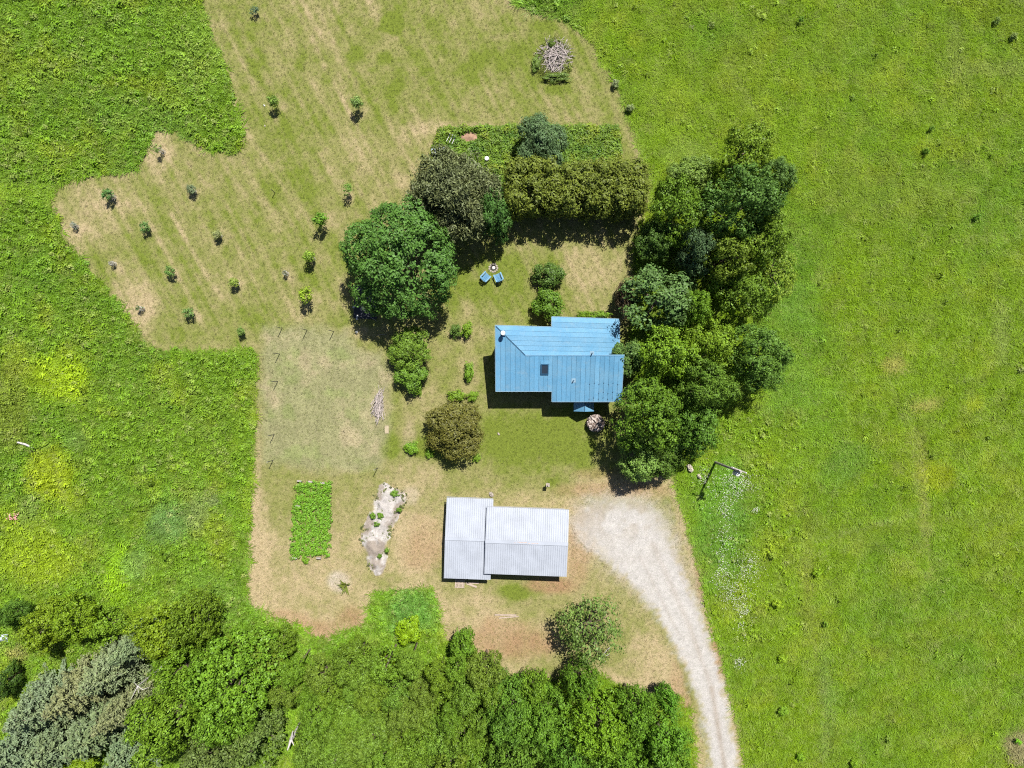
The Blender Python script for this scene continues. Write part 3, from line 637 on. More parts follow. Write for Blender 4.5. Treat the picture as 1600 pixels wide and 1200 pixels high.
# forest along the bottom edge
FO = 'trees of the wood along the lower edge'
for lb, px, py, rx, ry, top, col, kd in [
    ('dark green tree cut by the left edge above the pale blue tarp', 14, 962, 22, 22, 5, (.05, .115, .022), 'mid'),
    ('yellow green tree at the left, nearest to the pale blue tarp', 58, 985, 34, 36, 6.5, (.125, .165, .014), 'mid'),
    ('yellow green tree second from the left at the meadow edge', 112, 968, 32, 34, 6.5, (.12, .17, .014), 'mid'),
    ('lime green low tree between the meadow and the grey spruces', 158, 985, 28, 30, 5, (.115, .175, .02), 'fine'),
    ('yellow green tree with fine leaves right of the spruce tips', 246, 990, 38, 44, 8, (.125, .165, .014), 'fine'),
    ('olive green tree above the two large green crowns', 297, 975, 32, 42, 8.5, (.095, .135, .016), 'mid'),
    ('large bright green tree, right one of the two large crowns by the spruces', 362, 1062, 66, 66, 11, (.085, .17, .020), 'big'),
    ('large green tree, left one of the two large crowns by the spruces', 262, 1125, 54, 62, 11.5, (.082, .165, .020), 'big'),
    ('green tree wedged between the olive tree and the two large crowns', 280, 1050, 40, 40, 10, (.075, .155, .018), 'mid'),
    ('large green tree below the two large crowns, reaching the bottom edge', 345, 1125, 44, 44, 10, (.08, .16, .020), 'mid'),
    ('small dark tree on the left edge below the tarp', 4, 1066, 14, 24, 4.5, (.035, .08, .02), 'small'),
    ('yellow green shrub at the bottom edge among the spruces', 120, 1196, 30, 14, 4, (.13, .18, .014), 'small'),
    ('olive green tree at the lower edge of the mown clearing', 404, 1035, 32, 38, 6, (.10, .135, .02), 'fine'),
    ('grey olive tree at the bottom edge left of the dead snag', 395, 1165, 46, 42, 8, (.085, .115, .04), 'fine'),
    ('dusty olive tree at the bottom edge beside the spruces', 318, 1190, 46, 34, 8, (.088, .112, .045), 'fine'),
    ('olive green tree right of the dead snag', 490, 1165, 34, 44, 6.5, (.085, .13, .022), 'fine'),
    ('bright lime shrub in the rough grass below the clearing', 637, 985, 20, 18, 2.6, (.17, .25, .01), 'small'),
    ('bright lime shrub in the thicket, lower left of the larger lime one', 609, 1029, 12, 15, 2.6, (.17, .25, .012), 'small'),
    ('green pointed tree at the upper right tip of the thicket', 722, 1012, 20, 26, 5, (.07, .14, .018), 'small'),
    ('dark green tree, small one left of the maple like crowns', 772, 1062, 20, 20, 5, (.05, .12, .02), 'small'),
    ('dark green tree at the left of the crowns near the driveway', 800, 1122, 40, 48, 9, (.055, .13, .022), 'mid'),
    ('small green tree at the upper rim of the crowns, left of centre', 838, 1078, 26, 22, 7, (.075, .155, .02), 'small'),
    ('green tree in the middle of the crowns near the driveway', 850, 1130, 40, 46, 10, (.07, .16, .024), 'big'),
    ('dark green small tree at the upper tip of the crowns below the sparse tree', 908, 1068, 30, 28, 8, (.058, .135, .018), 'mid'),
    ('yellow green large tree in the middle of the crowns near the driveway', 930, 1130, 46, 56, 10, (.10, .165, .014), 'big'),
    ('green tree right of the yellow green crown', 992, 1112, 32, 34, 9, (.062, .145, .018), 'mid'),
    ('round dark green small tree at the upper right end of the crowns', 1042, 1094, 17, 19, 5.5, (.055, .15, .02), 'small'),
    ('yellowish small tree under the round dark green one', 1030, 1112, 20, 18, 5, (.12, .155, .02), 'small'),
    ('green tree at the right end of the wood beside the drive', 1036, 1150, 44, 42, 8, (.058, .145, .018), 'mid'),
    ('dark green tree at the bottom edge beside the drive', 1042, 1200, 44, 36, 8, (.06, .14, .018), 'mid'),
    ('green tree at the bottom edge below the yellow green crown', 968, 1188, 44, 42, 9.5, (.062, .145, .018), 'mid'),
    ('dark green tree at the bottom edge, centre of the crowns', 885, 1190, 44, 44, 10, (.055, .14, .024), 'big'),
    ('green tree at the bottom edge, left end of the crowns', 808, 1192, 42, 42, 9, (.062, .135, .024), 'mid')]:
    tree('woodland_tree', lb, px, py, rx, ry, top, col, kd, FO)
r_ = random.Random(4)
spots = []
for j in range(6):
    for i in range(10):
        px = 442 + i*36 + (j % 2)*17 + r_.uniform(-12, 12); py = 1014 + j*37 + r_.uniform(-12, 12)
        if 470 < px < 560 and py < 1015: continue
        if px < 470 and py > 1125: continue
        if px > 690 and py < 1035 or px > 770: continue
        if 585 < px < 700 and py < 1030: continue
        spots.append((px, py))
for px, py in spots:
    g = r_.random(); c = (.072 + .030*g, .126 + .028*r_.random(), .016 + .010*r_.random())
    tree('thicket_shrub', 'mid green shrub in the dense thicket along the lower edge', px, py, *[r_.uniform(19, 31)]*2, r_.uniform(4.0, 8.0), c, 'fine' if r_.random() < .6 else 'mid', 'shrubs of the thicket', 'shrub')
for px, py, R, h, c, lb, v in [
    (170, 1050, 2.9, 8.5, (.105, .125, .085), 'grey green spruce at the top of the spruce group, nearest the large green crowns', 0),
    (118, 1085, 2.8, 8.5, (.113, .118, .075), 'brownish grey spruce in the middle of the spruce group', 1),
    (60, 1105, 3.0, 8.5, (.095, .120, .088), 'blue grey spruce at the left of the spruce group', 0),
    (150, 1145, 3.1, 8.5, (.090, .115, .075), 'grey green spruce in the lower middle of the spruce group', 1),
    (205, 1175, 3.0, 8.5, (.085, .115, .080), 'blue green spruce at the lower right of the spruce group', 0),
    (85, 1170, 3.0, 8.5, (.088, .112, .078), 'grey green spruce at the bottom left of the spruce group', 1),
    (25, 1175, 2.9, 8.5, (.085, .112, .085), 'blue grey spruce in the bottom left corner', 0),
    (210, 1010, 2.0, 8, (.10, .13, .085), 'slim pale spruce tip poking out at the top of the spruce group', 1),
    (190, 1110, 2.3, 9, (.104, .112, .070), 'brownish spruce beside the left large green crown', 0)]:
    spruce(lb, px, py, R, h, c, 'spruces in the lower left corner', v)

# ------------------------------------------------------------------ house
def roofblue():
    m, nt, N, L, b = new_mat('blue_metal_roof')
    g = N.new('ShaderNodeNewGeometry').outputs['Position']
    c = mixc(nt, 'MIX', maprange(nt, noise(nt, .55, 4, g), .35, .65, 0, 1), (.078, .214, .348), (.104, .240, .362))
    f = maprange(nt, noise(nt, 9, 4, g), .3, .7, .88, 1.12)
    oi = N.new('ShaderNodeObjectInfo'); f2 = maprange(nt, oi.outputs['Random'], 0, 1, .90, 1.10)
    c = mixc(nt, 'MIX', maprange(nt, noise(nt, 1.6, 6, g, .75), .52, .75, 0, .55), c, (.17, .25, .31))
    c = mixc(nt, 'MIX', maprange(nt, noise(nt, 26, 2, g), .66, .74, 0, .5), c, (.05, .07, .07))
    c = mixc(nt, 'MULTIPLY', 1, mixc(nt, 'MULTIPLY', 1, c, f), f2)
    L.new(c, b.inputs['Base Color']); L.new(maprange(nt, noise(nt, 3, 4, g), .3, .7, .38, .6), b.inputs['Roughness'])
    b.inputs['Specular IOR Level'].default_value = .4
    bump(nt, noise(nt, 5, 2, g), .12, .03, b)
    return m
M_BLUE = roofblue()
M_TRIM = plain('pale_blue_trim', (.20, .31, .40), .5, .08)
M_WALL = plain('weathered_board', (.30, .27, .23), .8, .2)
M_SEAM = plain('dark_seam', (.018, .065, .125), .5, .1)
M_WHITE = plain('white_paint', (.50, .50, .49), .5, .06)
M_GLASS = plain('dark_glass', (.02, .03, .045), .06, .05, spec=.6, bumps=0)
M_STEEL = plain('galvanised', (.55, .56, .58), .4, .1, metal=.6)
SLP = .34
def zA(x, y): return 5.6 - SLP*(5.47 - y)
def zB(x, y): return 5.6 - SLP*(x + 1.56)
def hipy(x): return 5.47 - (x + 1.56)*(2.76/2.81)
def hipx(y): return -1.56 + (5.47 - y)*(2.81/2.76)
house = thing('house', 'house with a blue standing seam metal roof in the middle of the yard', 'house', (4.5, 2.2, 0))
HO = Vector((4.5, 2.2, 0))
def hb(mb, name, m, parent=None, **k):
    mb.v = [tuple(Vector(v) - HO) for v in mb.v] if (parent is None or parent is house) else [tuple(Vector(v) - HO) for v in mb.v]
    return mb.build(name, m, parent or house, **k)
def wallseg(mb, a, b, zf0, zf1, t=.16):
    a = Vector((a[0], a[1])); b = Vector((b[0], b[1])); d = (b - a).normalized(); n = Vector((-d.y, d.x))*t/2
    q = [a - n, b - n, b + n, a + n]; z1 = [zf1(p.x, p.y) for p in (a, b)]; z0 = [zf0(p.x, p.y) for p in (a, b)]
    vs = [(q[0].x, q[0].y, z0[0]), (q[1].x, q[1].y, z0[1]), (q[2].x, q[2].y, z0[1]), (q[3].x, q[3].y, z0[0]),
          (q[0].x, q[0].y, z1[0]), (q[1].x, q[1].y, z1[1]), (q[2].x, q[2].y, z1[1]), (q[3].x, q[3].y, z1[0])]
    mb.add(vs, [(3, 2, 1, 0), (4, 5, 6, 7), (0, 1, 5, 4), (1, 2, 6, 5), (2, 3, 7, 6), (3, 0, 4, 7)])
g0 = lambda x, y: -.02
uA = lambda x, y: zA(x, y) - .13; uB = lambda x, y: zB(x, y) - .13
for a, b, f in [((-1.02, 4.9), (4.3, 4.9), uB), ((4.38, 4.98), (4.38, 5.9), uB), ((4.46, 5.98), (10.2, 5.98), uB), ((10.2, 5.9), (10.2, 2.8), uB),
                ((10.2, 2.6), (10.2, -1.1), uA), ((10.12, -1.18), (4.46, -1.18), uA), ((4.38, -1.1), (4.38, -.34), uA), ((4.3, -.26), (-1.02, -.26), uA), ((-1.1, -.18), (-1.1, 4.82), uA)]:
    m_ = MB(); wallseg(m_, a, b, g0, f); hb(m_, 'wall', M_WALL)
m_ = MB(); wallseg(m_, (1.5, 2.6), (10.3, 2.6), lambda x, y: zB(x, y) - .4, lambda x, y: zA(x, y) - .12, .1); hb(m_, 'clerestory_wall', M_WALL)
# roof decks with one panel per seam
deckA = MB(); lo = lambda x, y: zA(x, y) - .11; hi = lambda x, y: zA(x, y) - .012
deckA.prism([(-1.52, -.68), (3.9, -.68), (3.9, -1.68), (10.56, -1.68), (10.56, 2.68), (1.27, 2.68), (-1.52, 5.40)], hi, lo)
roofA = hb(deckA, 'main_roof', M_SEAM)
deckB = MB(); lo2 = lambda x, y: zB(x, y) - .11; hi2 = lambda x, y: zB(x, y) - .012
deckB.prism([(1.33, 2.74), (10.66, 2.74), (10.66, 6.42), (3.86, 6.42), (3.86, 5.44), (-1.46, 5.44)], hi2, lo2)
roofB = hb(deckB, 'lower_roof', M_SEAM)
def strips(a, b, n): return [a + (b - a)*i/n for i in range(n + 1)]
XS = strips(-1.56, 1.25, 6) + strips(1.25, 3.87, 6)[1:] + strips(3.87, 10.6, 15)[1:]
gp = .007
for x0, x1 in zip(XS[:-1], XS[1:]):
    xm = (x0 + x1)/2; bot = -.70 if xm < 3.87 else -1.70
    t0 = hipy(x0) if xm < 1.25 else 2.71; t1 = hipy(x1) if xm < 1.25 else 2.71
    mb = MB(); mb.prism([(x0 + gp, bot), (x1 - gp, bot), (x1 - gp, t1), (x0 + gp, t0)], lambda x, y: zA(x, y) + .016, lambda x, y: zA(x, y) - .01)
    mb.prism([(x0 + gp, bot), (x0 + gp + .032, bot), (x0 + gp + .032, t0 - .03), (x0 + gp, t0 - .03)], lambda x, y: zA(x, y) + .055, lambda x, y: zA(x, y) + .0165)
    hb(mb, 'roof_panel', M_BLUE, roofA)
YS = strips(2.71, 5.47, 6) + strips(5.47, 6.45, 2)[1:]
for y0, y1 in zip(YS[:-1], YS[1:]):
    ym = (y0 + y1)/2
    l0 = hipx(y0) if ym < 5.47 else 3.83; l1 = hipx(y1) if ym < 5.47 else 3.83
    mb = MB(); mb.prism([(l0, y0 + gp), (10.69, y0 + gp), (10.69, y1 - gp), (l1, y1 - gp)], lambda x, y: zB(x, y) + .016, lambda x, y: zB(x, y) - .01)
    mb.prism([(l0 + .03, y0 + gp), (10.69, y0 + gp), (10.69, y0 + gp + .034), (l0 + .03, y0 + gp + .034)], lambda x, y: zB(x, y) + .042, lambda x, y: zB(x, y) + .0165)
    hb(mb, 'roof_panel', M_BLUE, roofB)
# hip cap, ridge flashing, eave and rake trim
mb = MB(); d = Vector((2.81, -2.76, -SLP*2.81)).normalized()
mb.tube([(-1.50, 5.41, zA(0, 5.41) + .05), (1.27, 2.71, zA(0, 2.71) + .05)], [.038, .038], 5); hb(mb, 'hip_cap', M_SEAM)
mb = MB(); mb.box((5.95, 2.73, zA(0, 2.72) + .055), (9.4, .09, .04)); hb(mb, 'ridge_flashing', M_BLUE)
def trim(a, b, fa, drop=.16, t=.035, up=.03):
    mb = MB(); wallseg(mb, a, b, lambda x, y: fa(x, y) - drop, lambda x, y: fa(x, y) + up, t); hb(mb, 'fascia', M_TRIM)
trim((-1.58, -.73), (3.85, -.73), zA); trim((3.9, -1.73), (10.6, -1.73), zA); trim((3.84, -.74), (3.84, -1.74), zA); trim((-1.59, -.7), (-1.59, 5.49), zA)
trim((10.62, -1.7), (10.62, 2.7), zA); trim((-1.56, 5.50), (3.8, 5.50), zB); trim((3.82, 6.48), (10.7, 6.48), zB); trim((3.80, 5.52), (3.80, 6.46), zB); trim((10.72, 2.75), (10.72, 6.46), zB)
# chimney flue, skylight, vents
fx, fy = -.83, 4.72
mb = MB(); zf = zA(fx, fy); mb.tube([(fx, fy, zf - .1), (fx, fy, zf + .75)], [.115, .115], 14); ch = hb(mb, 'chimney_flue', M_STEEL)
mb = MB(); mb.tube([(fx, fy, zf + .76), (fx, fy, zf + .80), (fx, fy, zf + .92), (fx, fy, zf + .97)], [.17, .21, .21, .06], 14); hb(mb, 'rain_cap', M_WHITE, ch)
mb = MB(); mb.box((fx, fy, zf + .10), (.42, .42, .08)); hb(mb, 'flashing', M_SEAM, ch)
sx, sy = P(851, 577, 4.3)[:2]
rs = Matrix.Rotation(math.atan(SLP), 3, 'X')
mb = MB()
for dx, dy, wx, wy in ((-.33, 0, .08, 1.02), (.33, 0, .08, 1.02), (0, .47, .58, .08), (0, -.47, .58, .08)):
    mb.box(Vector((sx, sy, zA(sx, sy) + .09)) + rs @ Vector((dx, dy, 0)), (wx, wy, .16), rs)
sk = hb(mb, 'skylight', M_SEAM)
mb = MB(); mb.box(Vector((sx, sy, zA(sx, sy) + .10)), (.58, .86, .03), rs); hb(mb, 'pane', M_GLASS, sk)
mb = MB(); mb.box(Vector((sx, sy, zA(sx, sy) + .03)) + rs @ Vector((0, .70, 0)), (.80, .34, .03), rs); hb(mb, 'flashing', M_BLUE, sk)
for px, py in ((896.5, 594.5), (924, 552.5)):
    x, y = P(px, py, 4.2)[:2]; z = zA(x, y)
    mb = MB(); mb.box((x, y, z + .03), (.42, .42, .03), rs); v = hb(mb, 'vent_flashing', M_TRIM)
    mb = MB(); mb.tube([(x, y, z), (x, y, z + .45)], [.055, .055], 8); hb(mb, 'vent_pipe', M_SEAM, v)
for row in (-.02, -.9, -1.45):       # snow guards on the eastern half
    for i in range(7):
        if row == -.9 and i in (0, 1): continue
        x = 7.45 + i*.449 + .02; y = row + (.12 if i % 2 else 0)
        mb = MB(); mb.box((x, y, zA(x, y) + .06), (.075, .075, .06)); hb(mb, 'snow_guard', M_SEAM)
# porch gable, door, windows
pz = lambda x, y: 2.32 - abs(x - 7.15)*.95
for sgn in (-1, 1):
    xs = sorted((7.15, 7.15 + sgn*1.0))
    mb = MB(); mb.prism([(xs[0], -2.72), (xs[1], -2.72), (xs[1], -1.28), (xs[0], -1.28)], lambda x, y: pz(x, y) + .03, lambda x, y: pz(x, y) - .03); hb(mb, 'porch_roof', M_BLUE)
mb = MB(); mb.tube([(7.15, -2.73, 2.355), (7.15, -1.3, 2.355)], [.035, .035], 5); hb(mb, 'porch_ridge', M_SEAM)
for x in (6.3, 8.0):
    mb = MB(); mb.box((x, -2.55, .70), (.1, .1, 1.45)); hb(mb, 'porch_post', M_WHITE)
mb = MB(); mb.box((7.15, -1.27, 1.0), (.9, .05, 2.0)); dr = hb(mb, 'door', M_TRIM)
mb = MB(); mb.tube([(7.48, -1.32, 1.0), (7.48, -1.36, 1.0)], [.03, .03], 8); hb(mb, 'handle', M_STEEL, dr)
for x, y, ax in ((5.3, -1.27, 'x'), (9.2, -1.27, 'x'), (.3, -.35, 'x'), (2.4, -.35, 'x'), (-1.19, 1.2, 'y'), (-1.19, 3.4, 'y')):
    mb = MB(); mb.box((x, y, 1.5), (1.0, .05, 1.1) if ax == 'x' else (.05, 1.0, 1.1)); wn_ = hb(mb, 'window', M_WHITE)
    o = (0, -.03) if ax == 'x' else (-.03, 0)
    mb = MB(); mb.box((x + o[0], y + o[1], 1.5), (.84, .02, .94) if ax == 'x' else (.02, .84, .94)); hb(mb, 'pane', M_GLASS, wn_)

# ------------------------------------------------------------------ garage
M_GALV = plain('pale_metal_roof', (.288, .310, .356), .42, .09, .8, spec=.4, bumps=.05)
M_GWALL = plain('grey_siding', (.42, .40, .37), .7, .12)
gar = thing('garage', 'garage with two pale grey corrugated metal roofs beside the driveway', 'garage', (-2.6, -15.33, 0), math.radians(-2.1))
def corr(u0, u1, v0, z0, v1, z1, name, pitch=.21):
    n = max(2, int(round((u1 - u0)/pitch))); us = []; hs = []
    for i in range(n):
        u = u0 + (u1 - u0)*i/n; p = (u1 - u0)/n
        us += [u, u + .16*p, u + .24*p, u + .38*p]; hs += [0, 0, .035, .035]
        us += [u + .46*p]; hs += [0]
    us.append(u1); hs.append(0)
    mb = MB(); k = len(us)
    mb.v = [(u, v0, z0 + h) for u, h in zip(us, hs)] + [(u, v1, z1 + h) for u, h in zip(us, hs)] + [(u0, v0, z0 - .03), (u1, v0, z0 - .03), (u0, v1, z1 - .03), (u1, v1, z1 - .03)]
    up = v1 > v0
    mb.f = [(i, i + 1, k + i + 1, k + i) if up else (k + i, k + i + 1, i + 1, i) for i in range(k - 1)]
    b0 = 2*k; mb.f += [(b0, b0 + 1, b0 + 3, b0 + 2)]
    mb.f += [tuple([b0] + list(range(k)) + [b0 + 1]), tuple([b0 + 2] + list(range(k, 2*k)) + [b0 + 3]), (b0, 0, k, b0 + 2), (b0 + 1, k - 1, 2*k - 1, b0 + 3)]
    return mb.build(name, M_GALV, gar)
corr(0, 8.08, -3.26, 2.32, 0, 2.72, 'roof_sheet'); corr(0, 8.08, 3.26, 2.32, 0, 2.72, 'roof_sheet')
corr(-4.0, .62, -4.0, 1.78, 0, 2.18, 'roof_sheet'); corr(-4.0, .62, 3.95, 1.78, 0, 2.18, 'roof_sheet')
MB().box((4.04, 0, 2.765), (8.1, .34, .03)).build('ridge_cap', M_GALV, gar); MB().box((-2.02, 0, 2.225), (3.95, .30, .03)).build('ridge_cap', M_GALV, gar)
M_RUST = plain('rust', (.45, .27, .17), .8, .3)
mb = MB()
for i in range(9): mb.box((2.9 + i*.28 + random.uniform(-.05, .05), random.uniform(-.05, .06), 2.7845), (random.uniform(.1, .35), .03, .006))
mb.build('rust_streak', M_RUST, gar)
for u0, u1, v, ze, zr in ((.25, 7.8, 2.95, 2.32, 2.72), (-3.75, .1, 3.65, 1.78, 2.18)):
    for s in (-1, 1):
        MB().box(((u0 + u1)/2, s*v, (ze + .03)/2), (u1 - u0, .1, ze - .08)).build('wall', M_GWALL, gar)
    for u in (u0 + .051, u1 - .051):
        mb = MB(); vv = v - .052
        prof = [(-vv, -.02), (vv, -.02), (vv, ze - .02), (0, zr - .12), (-vv, ze - .02)]
        mb.v = [(u - .05, a, b) for a, b in prof] + [(u + .05, a, b) for a, b in prof]
        mb.f = [(4, 3, 2, 1, 0), (5, 6, 7, 8, 9)] + [(i, (i + 1) % 5, 5 + (i + 1) % 5, 5 + i) for i in range(5)]
        mb.build('gable_wall', M_GWALL, gar)
for v in (-1.45, 1.45):
    dr = MB().box((7.86, v, 1.0), (.05, 2.4, 2.0)).build('garage_door', M_WHITE, gar)
    MB().box((7.90, v, .5), (.03, .3, .05)).build('handle', M_STEEL, dr)
for u0, u1, v, ze in ((-.02, 8.1, 3.28, 2.32), (-4.02, .6, 4.02, 1.78)):
    for s in (-1, 1): MB().box(((u0 + u1)/2, s*v, ze - .06), (u1 - u0, .03, .12)).build('fascia', M_GALV, gar)

# ------------------------------------------------------------------ yard objects
M_CHAIR = plain('blue_chair_paint', (.10, .23, .36), .5, .06)
M_STONE = plain('field_stone', (0.285, 0.248, 0.211), .9, .25, 4)
M_ASH = plain('ash', (.55, .50, .48), .95, .3, 8)
M_CHAR = plain('charred', (.03, .027, .025), .9, .3, 8)
M_LUMB = plain('weathered_lumber', (0.31, 0.248, 0.198), .8, .2, 5)
M_POST = plain('steel_post', (.055, .055, .06), .6, .2)
def adirondack(label, px, py, face):
    b = P(px, py); t = thing('garden_chair', label, 'chair', b, face, 'blue chairs at the fire pit')   # local +Y = facing direction
    for i in range(5):
        MB().box((0, .26 - i*.115, .36 - i*.03), (.56, .10, .022), Matrix.Rotation(-.24, 3, 'X').inverted()).build('seat_slat', M_CHAIR, t)
    for i in range(5):
        x = -.24 + i*.12; hh = .74 - abs(i - 2)*.05
        MB().box((x, -.40, .26 + hh/2*.9), (.105, .022, hh), Matrix.Rotation(.42, 3, 'X')).build('back_slat', M_CHAIR, t)
    for s in (-1, 1):
        MB().box((s*.36, -.05, .56), (.13, .78, .025)).build('armrest', M_CHAIR, t)
        MB().box((s*.33, .28, .27), (.035, .09, .55)).build('leg', M_CHAIR, t)
        MB().box((s*.33, -.30, .22), (.035, .09, .44), Matrix.Rotation(.3, 3, 'X')).build('leg', M_CHAIR, t)
    return t
fp = P(770.8, 418.8)
def face_to(px, py): d = fp - P(px, py); return math.atan2(d.y, d.x) - math.pi/2
adirondack('blue wooden garden chair on the lawn, left of the pair facing the fire pit', 759.5, 433, face_to(759.5, 433) - .1)
adirondack('blue wooden garden chair on the lawn, right of the pair facing the fire pit', 778.8, 433.5, face_to(778.8, 433.5) - .1)
def rock_mesh(r, seed, m, flat=.7):
    rr = random.Random(seed); mb = MB(); n, k = 9, 5
    vs = []; 
    for j in range(k):
        ph = (j + .0)/(k - 1)*math.pi/2
        for i in range(n):
            q = r*(1 + rr.uniform(-.2, .2)); vs.append((q*math.cos(6.283*i/n)*math.cos(ph), q*math.sin(6.283*i/n)*math.cos(ph), q*flat*math.sin(ph)))
    fs = [(j*n + i, j*n + (i + 1) % n, (j + 1)*n + (i + 1) % n, (j + 1)*n + i) for j in range(k - 1) for i in range(n)]
    mb.add(vs, fs); return mb.mesh('stone', m)
pit = thing('fire_pit', 'small round stone fire pit in front of the two blue chairs', 'fire pit', fp)
st = [rock_mesh(.11, i, M_STONE) for i in range(3)]
for i in range(11):
    o = link('stone', st[i % 3], pit, (.40*math.cos(i*.571), .40*math.sin(i*.571), 0)); o.rotation_euler = (0, 0, i*1.7)
mb = MB(); mb.tube([(0, 0, .01), (0, 0, .03)], [.33, .32], 14); mb.build('fire_bed', M_CHAR, pit)
mb = MB(); mb.tube([(.03, .03, .031), (.03, .03, .07), (.03, .03, .09)], [.17, .12, .02], 9); mb.build('ash_heap', M_ASH, pit)
# round log stack
ws = thing('round_log_stack', 'round stack of split firewood beside the small porch', 'woodpile', P(929.5, 660.5))
M_LOG = [plain('split_log', (0.291, 0.236, 0.205), .85, .3, 6), plain('log_bark', (0.136, 0.099, 0.081), .9, .3, 6), plain('log_pale', (0.372, 0.322, 0.291), .85, .2, 6)]
rl = random.Random(9)
for k, mt in enumerate(M_LOG):
    mb = MB()
    for lay in range(8):
        n = 30
        for i in range(n):
            if (i + lay) % 3 != k: continue
            a = 6.283*i/n + lay*.13; q = .66 + rl.uniform(-.05, .05)
            mb.box((q*math.cos(a), q*math.sin(a), .07 + lay*.115), (.40, .10 + rl.uniform(-.03, .02), .10), Matrix.Rotation(a, 3, 'Z') @ Matrix.Rotation(rl.uniform(-.1, .1), 3, 'Y') @ Matrix.Rotation(rl.uniform(0, 1.5), 3, 'X'))
    for i in range(40):
        a = rl.uniform(0, 6.283); q = .74*math.sqrt(rl.random())
        mb.box((q*math.cos(a), q*math.sin(a), .98 + .22*(1 - q/.75) + rl.uniform(-.03, .05)), (.30, .10, .09), Matrix.Rotation(a + rl.uniform(-.5, .5), 3, 'Z') @ Matrix.Rotation(rl.uniform(-.2, .3), 3, 'Y') @ Matrix.Rotation(rl.uniform(0, 1.5), 3, 'X'))
    tag(mb.build('split_logs', mt, ws), kind='stuff')
tag(MB().tube([(0, 0, 0), (0, 0, .95)], [.5, .5], 16).build('core_logs', M_LOG[1], ws), kind='stuff')
# brush piles
def brush(label, px, py, rx, ry, h, n, mat, seed, axis=None, ln=(.8, 1.8)):
    t = thing('brush_pile', label, 'brush pile', P(px, py)); rr = random.Random(seed)
    for part, (m_, cnt) in enumerate(((mat, n), (M_DEAD, n//2))):
        mb = MB()
        for i in range(cnt):
            a = rr.uniform(0, 6.283); q = math.sqrt(rr.random()); x, y = rx*q*math.cos(a), ry*q*math.sin(a)
            z = h*(1 - q*q)*rr.uniform(.35, 1.05) + .04
            d = rr.uniform(0, 6.283) if axis is None else axis + rr.gauss(0, .28)
            L = rr.uniform(*ln); e = rr.uniform(-.18, .18); dx, dy = math.cos(d)*L/2, math.sin(d)*L/2; rad = rr.uniform(.016, .042)
            mb.tube([(x - dx, y - dy, max(.03, z - e*L)), (x + rr.uniform(-.08, .08), y + rr.uniform(-.08, .08), z + .03), (x + dx, y + dy, max(.03, z + e*L))], [rad, rad*.85, rad*.5], 5)
        tag(mb.build('branches', m_, t), kind='stuff')
    return t
M_STICK = plain('grey_sticks', (0.36, 0.31, 0.291), .85, .25, 7)
brush('large round pile of grey branches near the top of the lawn', 868, 88, 1.45, 1.6, .55, 190, M_STICK, 1, ln=(.5, 1.7))
brush('small narrow pile of grey sticks at the right side of the garden plot', 592, 633, .42, 1.2, .7, 60, M_STICK, 2, axis=math.radians(80), ln=(.8, 2.0))
for px, py, rx, ry, lb in ((839, 98, 9, 16, 'dark weed clump on the left side of the branch pile'), (862, 68, 7, 7, 'small dark shrub at the top of the branch pile'), (868, 120, 24, 9, 'low green weeds at the foot of the branch pile')):
    tree('weed_clump', lb, px, py, rx*.8, ry*.8, .75, (.085, .12, .028), 'bush', 'weeds round the branch pile', 'weeds')
def pile_weeds():
    X, Y = jitter_grid(2, 29, 7, 36, .2); px, py = to_px(X, Y); q = np.hypot((px - 867)/26, (py - 96)/36); k = (q < 1) & (q > .55 + .1*(py < 90)); X, Y = X[k], Y[k]; n = len(X)
    c = np.array((.14, .17, .03))*(.6 + .8*rng.random(n))[:, None]
    scatter('pile_weeds', X, Y, np.zeros(n), rng.integers(0, 7, n), .5 + .5*rng.random(n), c, 'ring of uncut grass and weeds round the branch pile', 'weeds')
pile_weeds()
# utility pole
pb = P(1117, 722)
up = thing('utility_pole', 'wooden utility pole with crossarm standing in the meadow right of the trees', 'utility pole', pb)
M_POLE = plain('grey_pole', (.27, .25, .23), .85, .2, 6)
MB().tube([(0, 0, -.1), (0, 0, 4), (0, 0, 7.9)], [.13, .115, .09], 10).build('pole', M_POLE, up)
MB().box((.0, .13, 7.35), (1.5, .10, .12), Matrix.Rotation(math.radians(-22), 3, 'Z')).build('crossarm', M_POLE, up)
for q in (-.62, 0, .62):
    MB().tube([(q*.93, .13 - q*.37, 7.41), (q*.93, .13 - q*.37, 7.58)], [.04, .055], 8).build('insulator', M_WHITE, up)
MB().tube([(.06, -.30, 6.0), (.06, -.30, 6.05), (.06, -.30, 6.85), (.06, -.30, 6.9)], [.20, .24, .24, .16], 12).build('transformer', M_WHITE, up)
MB().tube([(.06, -.30, 6.9), (.06, -.30, 7.05)], [.05, .05], 8).build('bushing', M_POST, up)
# fence posts
FP = [(441, 513, 'top left corner'), (480, 516, 'second along the top edge'), (521.5, 518, 'right end of the top edge'), (437, 553, 'second down the left edge'), (434, 596, 'third down the left edge'), (428.5, 679, 'fourth down the left edge'), (427, 719, 'lower left corner'), (590, 731, 'lower right corner'), (430, 301, None)]
for px, py, w_ in FP:
    lb = 'thin dark fence post of the garden plot, ' + w_ if w_ else 'lone thin dark stake among the orchard saplings'
    t = thing('fence_post', lb, 'post', P(px, py), 0, 'thin dark posts'); hgt = 1.75 if w_ else 1.1
    MB().tube([(0, 0, -.05), (0, 0, hgt)], [.035, .035], 6).build('shaft', M_POST, t)
    MB().tube([(0, 0, hgt), (0, 0, hgt + .05)], [.045, .02], 6).build('cap', M_WHITE if w_ and 'lower' in w_ else M_POST, t)
